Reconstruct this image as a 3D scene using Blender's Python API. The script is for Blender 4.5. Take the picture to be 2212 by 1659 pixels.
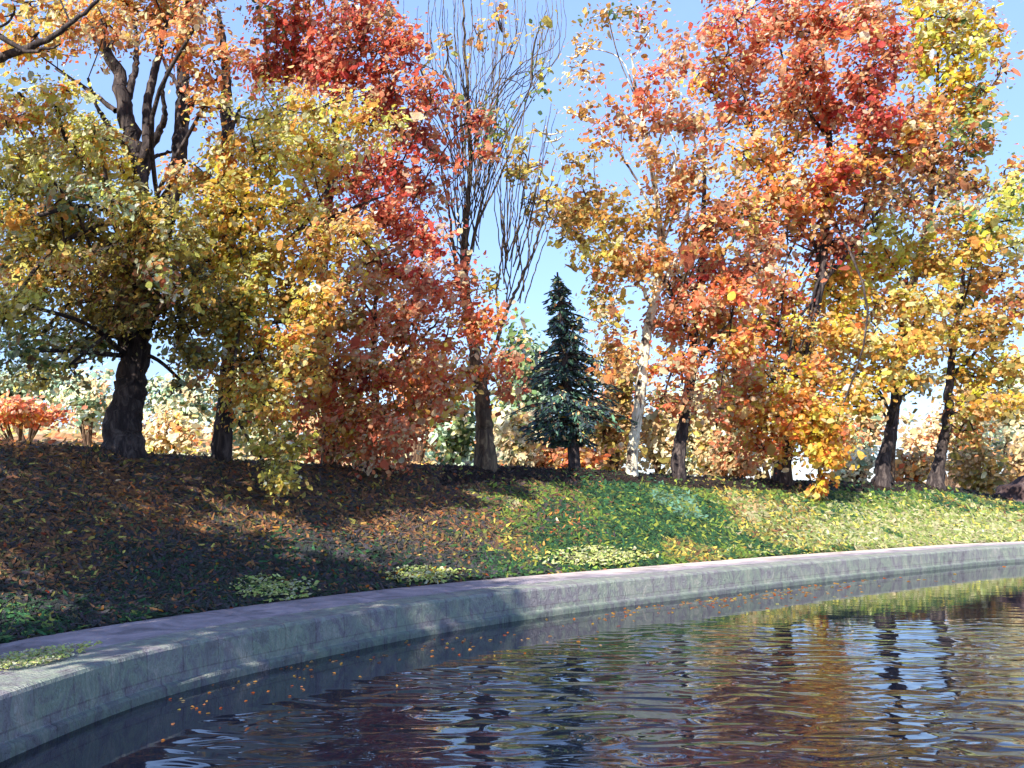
import bpy, math
import numpy as np
from mathutils import Vector
for o in list(bpy.data.objects): bpy.data.objects.remove(o)
SC = bpy.context.scene
COL = SC.collection
F, HX, HY, CH = 1900.0, 1106.0, 1073.0, 2.4        # focal length and horizon in units of a 2212 wide picture, eye height

# ------------------------------------------------------------------ camera, sky, sun, exposure
cam = bpy.data.cameras.new('camera'); camo = bpy.data.objects.new('camera', cam); COL.objects.link(camo)
camo.location = (0, 0, CH); camo.rotation_euler = (math.radians(90), 0, 0)
cam.sensor_width = 36; cam.lens = 36 * F / 2212; cam.shift_y = (HY - 829.5) / 2212
cam.clip_start = 0.05; cam.clip_end = 3000
SC.camera = camo
SUN_EL = math.radians(37)
SUN_AZ = math.radians(207)                          # direction to the sun, clockwise from +Y (north)
sd = Vector((math.sin(SUN_AZ) * math.cos(SUN_EL), math.cos(SUN_AZ) * math.cos(SUN_EL), math.sin(SUN_EL)))
w = bpy.data.worlds.new('World'); SC.world = w; w.use_nodes = True
nt = w.node_tree; nt.nodes.clear()
out = nt.nodes.new('ShaderNodeOutputWorld'); bg = nt.nodes.new('ShaderNodeBackground')
sky = nt.nodes.new('ShaderNodeTexSky'); sky.sky_type = 'NISHITA'; sky.sun_disc = False
sky.sun_elevation = SUN_EL; sky.sun_rotation = SUN_AZ; sky.air_density = 1.3; sky.dust_density = 0.1; sky.ozone_density = 2.5
tc = nt.nodes.new('ShaderNodeTexCoord')
mp = nt.nodes.new('ShaderNodeMapping'); mp.inputs['Scale'].default_value = (16, 16, 9)
nz = nt.nodes.new('ShaderNodeTexNoise'); nz.inputs['Scale'].default_value = 2.2; nz.inputs['Detail'].default_value = 7; nz.inputs['Roughness'].default_value = 0.68
nz.inputs['Distortion'].default_value = 1.2
rp = nt.nodes.new('ShaderNodeValToRGB'); rp.color_ramp.elements[0].position = 0.42; rp.color_ramp.elements[1].position = 0.72
rp.color_ramp.elements[0].color = (.46, .46, .46, 1); rp.color_ramp.elements[1].color = (0.5, 0.5, 0.5, 1)
mx = nt.nodes.new('ShaderNodeMixRGB'); mx.inputs[2].default_value = (2.1, 3.1, 5.6, 1)     # thin high cloud
nt.links.new(tc.outputs['Generated'], mp.inputs[0]); nt.links.new(mp.outputs[0], nz.inputs[0]); nt.links.new(nz.outputs[0], rp.inputs[0])
nt.links.new(rp.outputs[0], mx.inputs[0]); tint = nt.nodes.new('ShaderNodeMixRGB'); tint.blend_type = 'MULTIPLY'; tint.inputs[0].default_value = 1; tint.inputs[2].default_value = (.73, .82, 1.05, 1)
nt.links.new(sky.outputs[0], tint.inputs[1]); nt.links.new(tint.outputs[0], mx.inputs[1]); nt.links.new(mx.outputs[0], bg.inputs[0])
bg.inputs[1].default_value = 0.12
nt.links.new(bg.outputs[0], out.inputs[0])
sl = bpy.data.lights.new('sun', 'SUN'); sl.energy = 4.8; sl.angle = math.radians(0.6); sl.color = (1, 0.95, 0.86)
so = bpy.data.objects.new('sun', sl); COL.objects.link(so); so.rotation_euler = (-sd).to_track_quat('-Z', 'Y').to_euler()
SC.view_settings.view_transform = 'Standard'; SC.view_settings.look = 'None'
SC.view_settings.exposure = 1.2; SC.view_settings.gamma = 1
SC.render.engine = 'CYCLES'
SC.cycles.max_bounces = 8; SC.cycles.diffuse_bounces = 5; SC.cycles.glossy_bounces = 3; SC.cycles.transmission_bounces = 5
SC.cycles.use_denoising = True

# ------------------------------------------------------------------ helpers
rng = np.random.default_rng(11)
def tag(o, label=None, cat=None, group=None, kind=None):
    if label: o['label'] = label
    if cat: o['category'] = cat
    if group: o['group'] = group
    if kind: o['kind'] = kind
    return o
def empty(name, loc=(0, 0, 0)):
    o = bpy.data.objects.new(name, None); COL.objects.link(o); o.location = loc; o.empty_display_size = 0.3
    return o
def lin(c):
    c = np.asarray(c, float) / 255.0
    return np.where(c <= 0.04045, c / 12.92, ((c + 0.055) / 1.055) ** 2.4)
def mesh_from(name, V, loops, counts, cols=None, smooth=False, mat=None, parent=None, origin=None):
    V = np.asarray(V, np.float32)
    if parent is not None and parent.type == 'EMPTY': V = V - np.array(parent.location, np.float32)
    me = bpy.data.meshes.new(name)
    me.vertices.add(len(V)); me.vertices.foreach_set('co', V.ravel())
    me.loops.add(len(loops)); me.loops.foreach_set('vertex_index', np.asarray(loops, np.int32))
    counts = np.asarray(counts, np.int32); st = np.concatenate([[0], np.cumsum(counts)[:-1]]).astype(np.int32)
    me.polygons.add(len(counts)); me.polygons.foreach_set('loop_start', st); me.polygons.foreach_set('loop_total', counts)
    me.update(calc_edges=True); me.validate()
    me.polygons.foreach_set('use_smooth', np.full(len(me.polygons), smooth))
    if cols is not None:
        a = me.attributes.new('Col', 'FLOAT_COLOR', 'POINT')
        c4 = np.ones((len(V), 4), np.float32); c4[:, :3] = cols; a.data.foreach_set('color', c4.ravel())
    o = bpy.data.objects.new(name, me); COL.objects.link(o)
    if mat: me.materials.append(mat)
    if parent is not None: o.parent = parent
    return o

class Dabs:
    """collects leaf shaped, slightly cupped, ragged faces with a colour each"""
    def __init__(s): s.P = []; s.N = []; s.L = []; s.W = []; s.C = []; s.D = []
    def add(s, P, N, L, W, C, D=None):
        s.P.append(P); s.N.append(N); s.L.append(np.broadcast_to(L, len(P))); s.W.append(np.broadcast_to(W, len(P))); s.C.append(C)
        s.D.append(D if D is not None else rng.normal(size=(len(P), 3)))
    def build(s, name, mat, parent=None, K=7, cup=0.35, rag=0.38):
        P = np.concatenate(s.P); N = np.concatenate(s.N); L = np.concatenate(s.L); W = np.concatenate(s.W); C = np.concatenate(s.C); D = np.concatenate(s.D)
        n = len(P); N = N / (np.linalg.norm(N, axis=1, keepdims=True) + 1e-9)
        U = D - N * np.sum(D * N, axis=1, keepdims=True); U /= (np.linalg.norm(U, axis=1, keepdims=True) + 1e-9)
        Vv = np.cross(N, U)
        a = (np.arange(K) / K * 2 * np.pi)[None, :] + rng.uniform(-.25, .25, (n, K))
        r = 1 - rag * rng.random((n, K))
        x = np.cos(a) * r; y = np.sin(a) * r
        z = -cup * rng.uniform(.2, 1.4, (n, 1)) * (x * x) + cup * .5 * rng.normal(size=(n, K)) * .5
        V = P[:, None, :] + U[:, None, :] * (x * L[:, None] / 2)[:, :, None] + Vv[:, None, :] * (y * W[:, None] / 2)[:, :, None] + N[:, None, :] * (z * W[:, None] / 2)[:, :, None]
        cj = C[:, None, :] * (1 + rng.normal(0, .13, (n, K, 1))) * (1 + rng.normal(0, .05, (n, K, 3)))
        cj = np.clip(cj, 0.004, 0.95)
        return mesh_from(name, V.reshape(-1, 3), np.arange(n * K), np.full(n, K), cj.reshape(-1, 3), False, mat, parent)

class Tubes:
    def __init__(s): s.V = []; s.Lp = []; s.C = []; s.n = 0
    def add(s, P, R, k=6, wob=0.0):
        P = np.asarray(P, float); R = np.asarray(R, float); m = len(P)
        T = np.gradient(P, axis=0); T /= (np.linalg.norm(T, axis=1, keepdims=True) + 1e-9)
        ref = np.array([0.31, 0.87, 0.1]) if abs(T[0] @ np.array([0.31, 0.87, 0.1])) < .85 else np.array([1., 0, 0])
        A = np.cross(T, ref); A /= (np.linalg.norm(A, axis=1, keepdims=True) + 1e-9); B = np.cross(T, A)
        a = np.arange(k) / k * 2 * np.pi
        rr = R[:, None] * (1 + (rng.normal(0, wob, (m, k)) if wob else 0))
        V = P[:, None, :] + A[:, None, :] * (np.cos(a) * rr)[:, :, None] + B[:, None, :] * (np.sin(a) * rr)[:, :, None]
        i = np.arange(m - 1)[:, None] * k; j = np.arange(k)[None, :]; j2 = (j + 1) % k
        q = np.stack([i + j, i + j2, i + k + j2, i + k + j], -1).reshape(-1, 4) + s.n
        s.V.append(V.reshape(-1, 3)); s.Lp.append(q); s.n += m * k
    def build(s, name, mat, parent=None):
        V = np.concatenate(s.V); q = np.concatenate(s.Lp)
        return mesh_from(name, V, q.ravel(), np.full(len(q), 4), None, True, mat, parent)
def spline(pts, m):
    """Catmull-Rom through pts (n,d) -> (m,d)"""
    p = np.asarray(pts, float); n = len(p)
    if n == 2: return p[0] + (p[1] - p[0]) * np.linspace(0, 1, m)[:, None]
    e = np.vstack([2 * p[0] - p[1], p, 2 * p[-1] - p[-2]])
    t = np.linspace(0, n - 1 - 1e-6, m); i = t.astype(int); f = (t - i)[:, None]
    a, b, c, d = e[i], e[i + 1], e[i + 2], e[i + 3]
    return .5 * (2 * b + (c - a) * f + (2 * a - 5 * b + 4 * c - d) * f ** 2 + (3 * b - a - 3 * c + d) * f ** 3)
def px(x, y, Y): return np.array([(x - HX) / F * Y, Y, CH + (HY - y) / F * Y])

# ------------------------------------------------------------------ materials
def newmat(name):
    m = bpy.data.materials.new(name); m.use_nodes = True; n = m.node_tree; n.nodes.clear()
    return m, n, n.nodes.new, n.links.new
def leaf_mat(name, transl=0.35, bs=9.0, bump=0.8, rough=0.55):
    m, n, N, Lk = newmat(name)
    at = N('ShaderNodeAttribute'); at.attribute_name = 'Col'
    tcn = N('ShaderNodeTexCoord')
    nz = N('ShaderNodeTexNoise'); nz.inputs['Scale'].default_value = bs; nz.inputs['Detail'].default_value = 4; nz.inputs['Distortion'].default_value = 2.5
    nz.inputs['Roughness'].default_value = .65
    Lk(tcn.outputs['Object'], nz.inputs[0])
    bp = N('ShaderNodeBump'); bp.inputs['Strength'].default_value = bump; bp.inputs['Distance'].default_value = 0.12
    Lk(nz.outputs[0], bp.inputs['Height'])
    pr = N('ShaderNodeBsdfPrincipled'); pr.inputs['Roughness'].default_value = rough; pr.inputs['Specular IOR Level'].default_value = 0.3
    tr = N('ShaderNodeBsdfTranslucent'); mix = N('ShaderNodeMixShader'); mix.inputs[0].default_value = transl
    o = N('ShaderNodeOutputMaterial')
    Lk(at.outputs['Color'], pr.inputs['Base Color']); Lk(at.outputs['Color'], tr.inputs[0]); Lk(bp.outputs[0], pr.inputs['Normal'])
    Lk(pr.outputs[0], mix.inputs[1]); Lk(tr.outputs[0], mix.inputs[2]); Lk(mix.outputs[0], o.inputs[0])
    return m
def stone_mat(name, stops, sc=(1, 1, 1), nscale=2.0, bscale=18, bump=.6, rough=.8, dist=.05, detail=6, distort=.8, attr=None, bstretch=(1, 1, 1)):
    m, n, N, Lk = newmat(name)
    tcn = N('ShaderNodeTexCoord'); mpn = N('ShaderNodeMapping'); mpn.inputs['Scale'].default_value = sc
    Lk(tcn.outputs['Object'], mpn.inputs[0])
    nz = N('ShaderNodeTexNoise'); nz.inputs['Scale'].default_value = nscale; nz.inputs['Detail'].default_value = detail; nz.inputs['Distortion'].default_value = distort
    nz.inputs['Roughness'].default_value = .62
    Lk(mpn.outputs[0], nz.inputs[0])
    rp = N('ShaderNodeValToRGB'); cr = rp.color_ramp
    while len(cr.elements) < len(stops): cr.elements.new(.5)
    for e, (p, c) in zip(cr.elements, stops): e.position = p; e.color = (*lin(c), 1)
    Lk(nz.outputs[0], rp.inputs[0])
    mb = N('ShaderNodeMapping'); mb.inputs['Scale'].default_value = bstretch; Lk(tcn.outputs['Object'], mb.inputs[0])
    n2 = N('ShaderNodeTexNoise'); n2.inputs['Scale'].default_value = bscale; n2.inputs['Detail'].default_value = 5; n2.inputs['Distortion'].default_value = 1.5
    Lk(mb.outputs[0], n2.inputs[0])
    bp = N('ShaderNodeBump'); bp.inputs['Strength'].default_value = bump; bp.inputs['Distance'].default_value = dist
    Lk(n2.outputs[0], bp.inputs['Height'])
    pr = N('ShaderNodeBsdfPrincipled'); pr.inputs['Roughness'].default_value = rough; pr.inputs['Specular IOR Level'].default_value = .3
    col = rp.outputs[0]
    if attr:
        at = N('ShaderNodeAttribute'); at.attribute_name = attr
        mm = N('ShaderNodeMixRGB'); mm.blend_type = 'MULTIPLY'; mm.inputs[0].default_value = 1
        Lk(col, mm.inputs[1]); Lk(at.outputs['Color'], mm.inputs[2]); col = mm.outputs[0]
    Lk(col, pr.inputs['Base Color']); Lk(bp.outputs[0], pr.inputs['Normal'])
    o = N('ShaderNodeOutputMaterial'); Lk(pr.outputs[0], o.inputs[0])
    return m
M_leaf = leaf_mat('autumn_leaves', .56)
M_far = leaf_mat('far_leaves', .3, 5.0, .7)
M_needle = leaf_mat('needles', .1, 9, .6)
M_ground_dab = leaf_mat('ground_cover', .12, 14, .7, .6)
M_bark = stone_mat('dark_bark', [(.3, (26, 21, 22)), (.5, (54, 45, 44)), (.7, (102, 90, 84))], (1, 1, .25), 7, 9, .9, .85, .08, bstretch=(1, 1, .2))
M_brown = stone_mat('brown_bark', [(.3, (38, 28, 24)), (.5, (84, 62, 48)), (.7, (150, 128, 100))], (1, 1, .25), 7, 9, .9, .85, .06, bstretch=(1, 1, .2))
M_twig = stone_mat('grey_brown_bark', [(.3, (44, 36, 32)), (.5, (86, 72, 58)), (.7, (140, 122, 92))], (1, 1, .25), 7, 9, .9, .85, .06, bstretch=(1, 1, .2))
M_birch = stone_mat('birch_bark', [(.34, (48, 38, 34)), (.43, (120, 100, 84)), (.5, (205, 196, 168)), (.7, (235, 230, 214))], (1, 1, .5), 3.2, 10, .8, .8, .05)

# ------------------------------------------------------------------ pond edge curve
E0 = [(-9, -40), (-6.6, -15), (-5.5, -4), (-5.05, 3), (-4.68, 8.04)]
WL = [(340, 1503), (600, 1440), (900, 1375), (1200, 1328), (1500, 1290), (1800, 1254), (2000, 1233), (2212, 1213)]
E1 = []
for x, y in WL:
    d = CH * F / (y - HY); E1.append(((x - HX) / F * d, d))
E2 = [(30, 38.0), (48, 43.5), (75, 47), (120, 46), (180, 38)]
CV = spline(E0 + E1 + E2, 1600)
# even spacing
seg = np.r_[0, np.cumsum(np.linalg.norm(np.diff(CV, axis=0), axis=1))]
tt = np.arange(0, seg[-1], 0.2)
CV = np.stack([np.interp(tt, seg, CV[:, 0]), np.interp(tt, seg, CV[:, 1])], 1)
k = np.ones(15) / 15
CVs = CV.copy()
for c in (0, 1): CVs[7:-7, c] = np.convolve(CV[:, c], k, 'valid')
CV = CVs
TN = np.gradient(CV, axis=0); TN /= np.linalg.norm(TN, axis=1, keepdims=True)
NR = np.stack([-TN[:, 1], TN[:, 0]], 1)               # outward, away from the water
def st(X, Y):
    """signed distance outward from the water's edge, and the curve index"""
    X = np.atleast_1d(X).astype(float); Y = np.atleast_1d(Y).astype(float)
    S = np.empty(len(X)); I = np.empty(len(X), int)
    for a in range(0, len(X), 4000):
        dx = X[a:a + 4000, None] - CV[None, ::2, 0]; dy = Y[a:a + 4000, None] - CV[None, ::2, 1]
        i = np.argmin(dx * dx + dy * dy, axis=1) * 2
        ddx = X[a:a + 4000] - CV[i, 0]; ddy = Y[a:a + 4000] - CV[i, 1]
        along = ddx * NR[i, 0] + ddy * NR[i, 1]
        S[a:a + 4000] = np.sign(along + 1e-9) * np.hypot(ddx, ddy); I[a:a + 4000] = i
    return S, I
KZ = 0.58; SC_ = 7.4                                   # kerb height, distance of the crest of the bank
def ray_at_s(x, s):
    Ys = np.linspace(4, 90, 900); S, _ = st((x - HX) / F * Ys, Ys)
    j = np.argmax(S > s); return Ys[j]
CR = [(-500, 925), (0, 958), (265, 980), (480, 992), (700, 1010), (1045, 1012), (1240, 1020), (1465, 1030), (1690, 1043), (1910, 1046), (2020, 1052), (2150, 1072), (2212, 1092), (2400, 1112)]
ci, cz = [], []
for x, y in CR:
    Y = ray_at_s(x, SC_); ci.append(st((x - HX) / F * Y, Y)[1][0]); cz.append(px(x, y, Y)[2])
def vnoise(X, Y, sc, seed):
    r = np.random.default_rng(seed); g = r.random((128, 128))
    x = X / sc; y = Y / sc; xi = np.floor(x).astype(int); yi = np.floor(y).astype(int); fx = x - xi; fy = y - yi
    fx = fx * fx * (3 - 2 * fx); fy = fy * fy * (3 - 2 * fy)
    a = g[xi % 128, yi % 128]; b = g[(xi + 1) % 128, yi % 128]; c = g[xi % 128, (yi + 1) % 128]; d = g[(xi + 1) % 128, (yi + 1) % 128]
    return (a * (1 - fx) + b * fx) * (1 - fy) + (c * (1 - fx) + d * fx) * fy
def ss(a, b, x): t = np.clip((x - a) / (b - a), 0, 1); return t * t * (3 - 2 * t)
def ground_z(X, Y):
    X = np.atleast_1d(X).astype(float); Y = np.atleast_1d(Y).astype(float)
    S, I = st(X, Y); cr = np.interp(I, ci, cz)
    z = np.where(S < 1.1, -1.2, 0.42)
    z = np.where(S > 1.9, .42 + .2 * ss(1.95, 2.35, S), z)
    u = np.clip((S - 2.35) / (SC_ - 2.35), 0, 1)
    bank = .62 + (cr - .62) * (u ** 1.05 * .7 + .3 * u * u * (3 - 2 * u))
    z = np.where(S > 2.35, bank + .10 * (vnoise(X, Y, 1.3, 3) - .5) * ss(0, .25, u), z)
    g = .085 - .05 * ss(-10, 30, X)
    far = -.45 * ss(SC_, SC_ + 5, S) + g * np.clip(S - SC_ - 4, 0, 140) + 1.2 * (vnoise(X, Y, 22, 8) - .5) * ss(14, 40, S)
    return np.where(S > SC_, z + far, z)
def base_at(x, s=SC_):
    Y = ray_at_s(x, s); X = (x - HX) / F * Y; return Y, np.array([X, Y, ground_z(X, Y)[0]])

# ------------------------------------------------------------------ ground sheet
def axis(lo, hi, dlo, dhi, step, grow=1.12):
    a = list(np.arange(dlo, dhi, step)); v = dhi; s = step
    while v < hi: a.append(v); s *= grow; v += s
    a.append(hi); v = dlo; s = step; b = []
    while v > lo: s *= grow; v -= s; b.append(max(v, lo))
    return np.array(b[::-1] + a)
gx = axis(-700, 700, -18, 40, .35); gy = axis(-60, 900, 2, 56, .35)
GX, GY = np.meshgrid(gx, gy, indexing='ij'); Z = ground_z(GX.ravel(), GY.ravel())
nx, ny = len(gx), len(gy)
ii = (np.arange(nx - 1)[:, None] * ny + np.arange(ny - 1)[None, :]).ravel()
q = np.stack([ii, ii + ny, ii + ny + 1, ii + 1], 1)
# colour zones of earth and turf, plus shade painted along the crest: brown leaf mould to the left, turf to the right, pale meadow beyond
def zone_cols(X, Y, S):
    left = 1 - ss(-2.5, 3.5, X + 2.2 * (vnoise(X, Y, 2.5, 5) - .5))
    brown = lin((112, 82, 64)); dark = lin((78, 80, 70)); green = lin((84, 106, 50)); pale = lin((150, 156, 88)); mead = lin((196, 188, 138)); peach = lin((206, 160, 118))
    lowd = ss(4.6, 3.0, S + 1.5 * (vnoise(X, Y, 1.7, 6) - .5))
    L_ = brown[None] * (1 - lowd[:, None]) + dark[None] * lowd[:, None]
    pr = (ss(7, 15, X) * ss(6.5, 3.2, S))[:, None]
    R_ = green[None] * (1 - pr) + pale[None] * pr
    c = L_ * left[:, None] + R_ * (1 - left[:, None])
    ez = (ss(SC_ - 1.1, SC_ - .6, S + .3 * vnoise(X, Y, .8, 12)) * ss(SC_ + .5, SC_ + .1, S) * ss(-3, 0, X))[:, None]; c = c * (1 - ez) + lin((40, 30, 26))[None] * ez  # dark brown band paints the tree shade along the crest
    fz = ss(SC_ + .4, SC_ + 2, S)[:, None]; mixm = ss(.35, .7, vnoise(X, Y, 6, 9))[:, None]
    return c * (1 - fz) + (mead[None] * (1 - mixm) + peach[None] * mixm) * fz, left, lowd
Sg, _ = st(GX.ravel(), GY.ravel())
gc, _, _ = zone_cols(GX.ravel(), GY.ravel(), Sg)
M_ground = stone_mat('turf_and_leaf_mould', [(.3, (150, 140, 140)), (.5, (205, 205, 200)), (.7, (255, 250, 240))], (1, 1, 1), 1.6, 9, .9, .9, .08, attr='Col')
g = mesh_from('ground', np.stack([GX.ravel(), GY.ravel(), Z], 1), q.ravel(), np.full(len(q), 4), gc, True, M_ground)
tag(g, 'grassy bank and meadow rising from the pond', kind='structure')

# ------------------------------------------------------------------ kerb, footpath
def sweep(name, prof, mat, i0=0, i1=None, colf=None, step=1):
    idx = np.arange(i0, len(CV) if i1 is None else i1, step); m = len(idx); K = len(prof)
    s = np.array([p[0] for p in prof]); z = np.array([p[1] for p in prof])
    XY = CV[idx][:, None, :] + NR[idx][:, None, :] * s[None, :, None]
    V = np.concatenate([XY, np.broadcast_to(z[None, :, None], (m, K, 1))], 2).reshape(-1, 3)
    i = np.arange(m - 1)[:, None] * K; j = np.arange(K - 1)[None, :]
    q = np.stack([i + j, i + j + 1, i + K + j + 1, i + K + j], -1).reshape(-1, 4)[:, ::-1]
    cols = None
    if colf: cols = colf(np.repeat(tt[idx], K), np.tile(s, m), np.tile(z, m))
    return mesh_from(name, V, q.ravel(), np.full(len(q), 4), cols, False, mat)
def block_mat():
    # stone facing blocks: brick texture along the curve comes from a stored arc length coordinate
    m, n, N, Lk = newmat('stone_facing')
    at = N('ShaderNodeAttribute'); at.attribute_name = 'UVW'
    br = N('ShaderNodeTexBrick'); br.inputs['Scale'].default_value = 1; br.inputs['Brick Width'].default_value = .62; br.inputs['Row Height'].default_value = .44
    br.inputs['Mortar Size'].default_value = .012; br.inputs['Mortar Smooth'].default_value = .4; br.offset = .37
    br.inputs['Color1'].default_value = (*lin((150, 152, 158)), 1); br.inputs['Color2'].default_value = (*lin((136, 156, 142)), 1); br.inputs['Mortar'].default_value = (*lin((104, 102, 106)), 1)
    Lk(at.outputs['Vector'], br.inputs['Vector'])
    nz = N('ShaderNodeTexNoise'); nz.inputs['Scale'].default_value = 1.7; nz.inputs['Detail'].default_value = 7; nz.inputs['Distortion'].default_value = 1.4; nz.inputs['Roughness'].default_value = .66
    mpn = N('ShaderNodeMapping'); mpn.inputs['Scale'].default_value = (1.6, 1.1, 1); Lk(at.outputs['Vector'], mpn.inputs[0]); Lk(mpn.outputs[0], nz.inputs[0])
    rp = N('ShaderNodeValToRGB'); cr = rp.color_ramp; cr.elements.new(.5); cr.elements.new(.6)
    for e, (p, c) in zip(cr.elements, [(.3, (100, 92, 102)), (.44, (150, 146, 158)), (.54, (168, 188, 168)), (.68, (214, 212, 200))]): e.position = p; e.color = (*lin(c), 1)
    Lk(nz.outputs[0], rp.inputs[0])
    mm = N('ShaderNodeMixRGB'); mm.blend_type = 'MIX'; mm.inputs[0].default_value = .5; Lk(br.outputs[0], mm.inputs[1]); Lk(rp.outputs[0], mm.inputs[2])
    n2 = N('ShaderNodeTexNoise'); n2.inputs['Scale'].default_value = 11; n2.inputs['Detail'].default_value = 6; n2.inputs['Distortion'].default_value = 2
    mp2 = N('ShaderNodeMapping'); mp2.inputs['Scale'].default_value = (2.2, .8, 1); Lk(at.outputs['Vector'], mp2.inputs[0]); Lk(mp2.outputs[0], n2.inputs[0])
    bp = N('ShaderNodeBump'); bp.inputs['Strength'].default_value = .9; bp.inputs['Distance'].default_value = .05; Lk(n2.outputs[0], bp.inputs['Height'])
    at2 = N('ShaderNodeAttribute'); at2.attribute_name = 'Col'
    m2 = N('ShaderNodeMixRGB'); m2.blend_type = 'MULTIPLY'; m2.inputs[0].default_value = 1; Lk(mm.outputs[0], m2.inputs[1]); Lk(at2.outputs['Color'], m2.inputs[2])
    pr = N('ShaderNodeBsdfPrincipled'); pr.inputs['Roughness'].default_value = .75; pr.inputs['Specular IOR Level'].default_value = .3
    Lk(m2.outputs[0], pr.inputs['Base Color']); Lk(bp.outputs[0], pr.inputs['Normal'])
    o = N('ShaderNodeOutputMaterial'); Lk(pr.outputs[0], o.inputs[0]); return m
def with_uvw(o, T, V2):
    a = o.data.attributes.new('UVW', 'FLOAT_VECTOR', 'POINT'); d = np.stack([T, V2, np.zeros_like(T)], 1).astype(np.float32); a.data.foreach_set('vector', d.ravel())
M_block = block_mat()
prof = [(-.08, -1.0), (-.06, .09), (-.05, .115), (.0, .13), (.012, .14), (.03, .53), (.05, .565), (.09, KZ), (.7, KZ + .01)]
def kc(T, s, z):
    c = np.ones((len(T), 3)) * np.array([.76, .69, .66])
    c[z < .14] = lin((206, 204, 200)) * .85; c[z < .03] = lin((130, 140, 122))
    return c
o = sweep('kerb', prof, M_block, 0, None, kc)
vv = np.cumsum([0] + [math.hypot(prof[i + 1][0] - prof[i][0], prof[i + 1][1] - prof[i][1]) for i in range(len(prof) - 1)])
with_uvw(o, np.repeat(tt, len(prof)), np.tile(vv - 1.27, len(tt)))
tag(o, 'pale grey stone kerb curving round the pond', kind='structure')
M_path = stone_mat('lavender_paving', [(.3, (104, 98, 102)), (.47, (140, 132, 138)), (.6, (164, 152, 158)), (.72, (186, 168, 160))], (1, 1, 1), 1.3, 12, .8, .8, .05, attr='Col')
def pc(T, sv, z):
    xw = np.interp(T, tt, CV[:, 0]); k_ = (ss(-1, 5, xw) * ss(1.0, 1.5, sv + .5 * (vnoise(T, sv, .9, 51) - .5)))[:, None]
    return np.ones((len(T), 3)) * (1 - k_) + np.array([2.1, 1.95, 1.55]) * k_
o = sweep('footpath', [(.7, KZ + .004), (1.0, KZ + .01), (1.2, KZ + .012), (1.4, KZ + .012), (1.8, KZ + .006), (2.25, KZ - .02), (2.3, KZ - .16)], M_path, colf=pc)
tag(o, 'lavender grey paved strip along the kerb', kind='structure')

# ------------------------------------------------------------------ water
wx = axis(-10, 320, -10, 34, .25); wy = axis(-45, 60, 2, 44, .25)
WX, WY = np.meshgrid(wx, wy, indexing='ij'); Sw, _ = st(WX.ravel(), WY.ravel())
nx, ny = len(wx), len(wy)
ii = (np.arange(nx - 1)[:, None] * ny + np.arange(ny - 1)[None, :]).ravel()
q = np.stack([ii, ii + ny, ii + ny + 1, ii + 1], 1)
q = q[(Sw[q] < 1.0).any(axis=1)]
X_, Y_ = WX.ravel(), WY.ravel(); D_ = -Sw
ruf = ss(1.2, 3.4, D_ + 1.2 * (vnoise(X_, Y_, 2.2, 21) - .5)) * (0.06 + .94 * ss(18.5, 12.5, Y_ + 3.5 * (vnoise(X_, Y_, 2.6, 22) - .5)))
ruf *= .12
for px_, py_, rx_, ry_, am in [(560, 1610, 190, 90, .62), (1410, 1540, 80, 120, .6), (1180, 1540, 170, 60, .12), (2130, 1580, 150, 80, .3), (1000, 1480, 160, 36, .2), (1650, 1600, 130, 60, .07)]:
    xx_ = HX + F * X_ / np.maximum(Y_, .5); yy_ = HY + CH * F / np.maximum(Y_, .5)
    ruf += am * ss(1.25, .3, np.hypot((xx_ - px_) / rx_, (yy_ - py_) / ry_) + .6 * (vnoise(X_, Y_, .8, 23) - .5))
m, n, N, Lk = newmat('dark_pond_water')
tcn = N('ShaderNodeTexCoord'); mpn = N('ShaderNodeMapping'); mpn.inputs['Scale'].default_value = (1, 2.0, 1); Lk(tcn.outputs['Object'], mpn.inputs[0])
n1 = N('ShaderNodeTexNoise'); n1.inputs['Scale'].default_value = 1.25; n1.inputs['Detail'].default_value = .8; n1.inputs['Distortion'].default_value = .9; Lk(mpn.outputs[0], n1.inputs[0])
n3 = N('ShaderNodeTexNoise'); n3.inputs['Scale'].default_value = 1.6; n3.inputs['Detail'].default_value = 3; Lk(mpn.outputs[0], n3.inputs[0])
at = N('ShaderNodeAttribute'); at.attribute_name = 'Col'
b1 = N('ShaderNodeBump'); b1.inputs['Distance'].default_value = .30; pw = N('ShaderNodeMath'); pw.operation = 'POWER'; pw.inputs[1].default_value = 1.6; Lk(n1.outputs[0], pw.inputs[0]); Lk(pw.outputs[0], b1.inputs['Height'])
Lk(at.outputs['Fac'], b1.inputs['Strength'])
b2 = N('ShaderNodeBump'); b2.inputs['Distance'].default_value = .02; b2.inputs['Strength'].default_value = .05; Lk(n3.outputs[0], b2.inputs['Height']); Lk(b2.outputs[0], b1.inputs['Normal'])
pr = N('ShaderNodeBsdfPrincipled'); pr.inputs['Base Color'].default_value = (.004, .006, .014, 1); pr.inputs['Roughness'].default_value = .03; pr.inputs['IOR'].default_value = 1.52
Lk(b1.outputs[0], pr.inputs['Normal']); o_ = N('ShaderNodeOutputMaterial'); Lk(pr.outputs[0], o_.inputs[0])
o = mesh_from('pond_water', np.stack([X_, Y_, np.zeros_like(X_)], 1), q.ravel(), np.full(len(q), 4), np.repeat(ruf[:, None], 3, 1), True, m)
tag(o, 'dark pond water with rippled autumn reflections', kind='structure')

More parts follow.
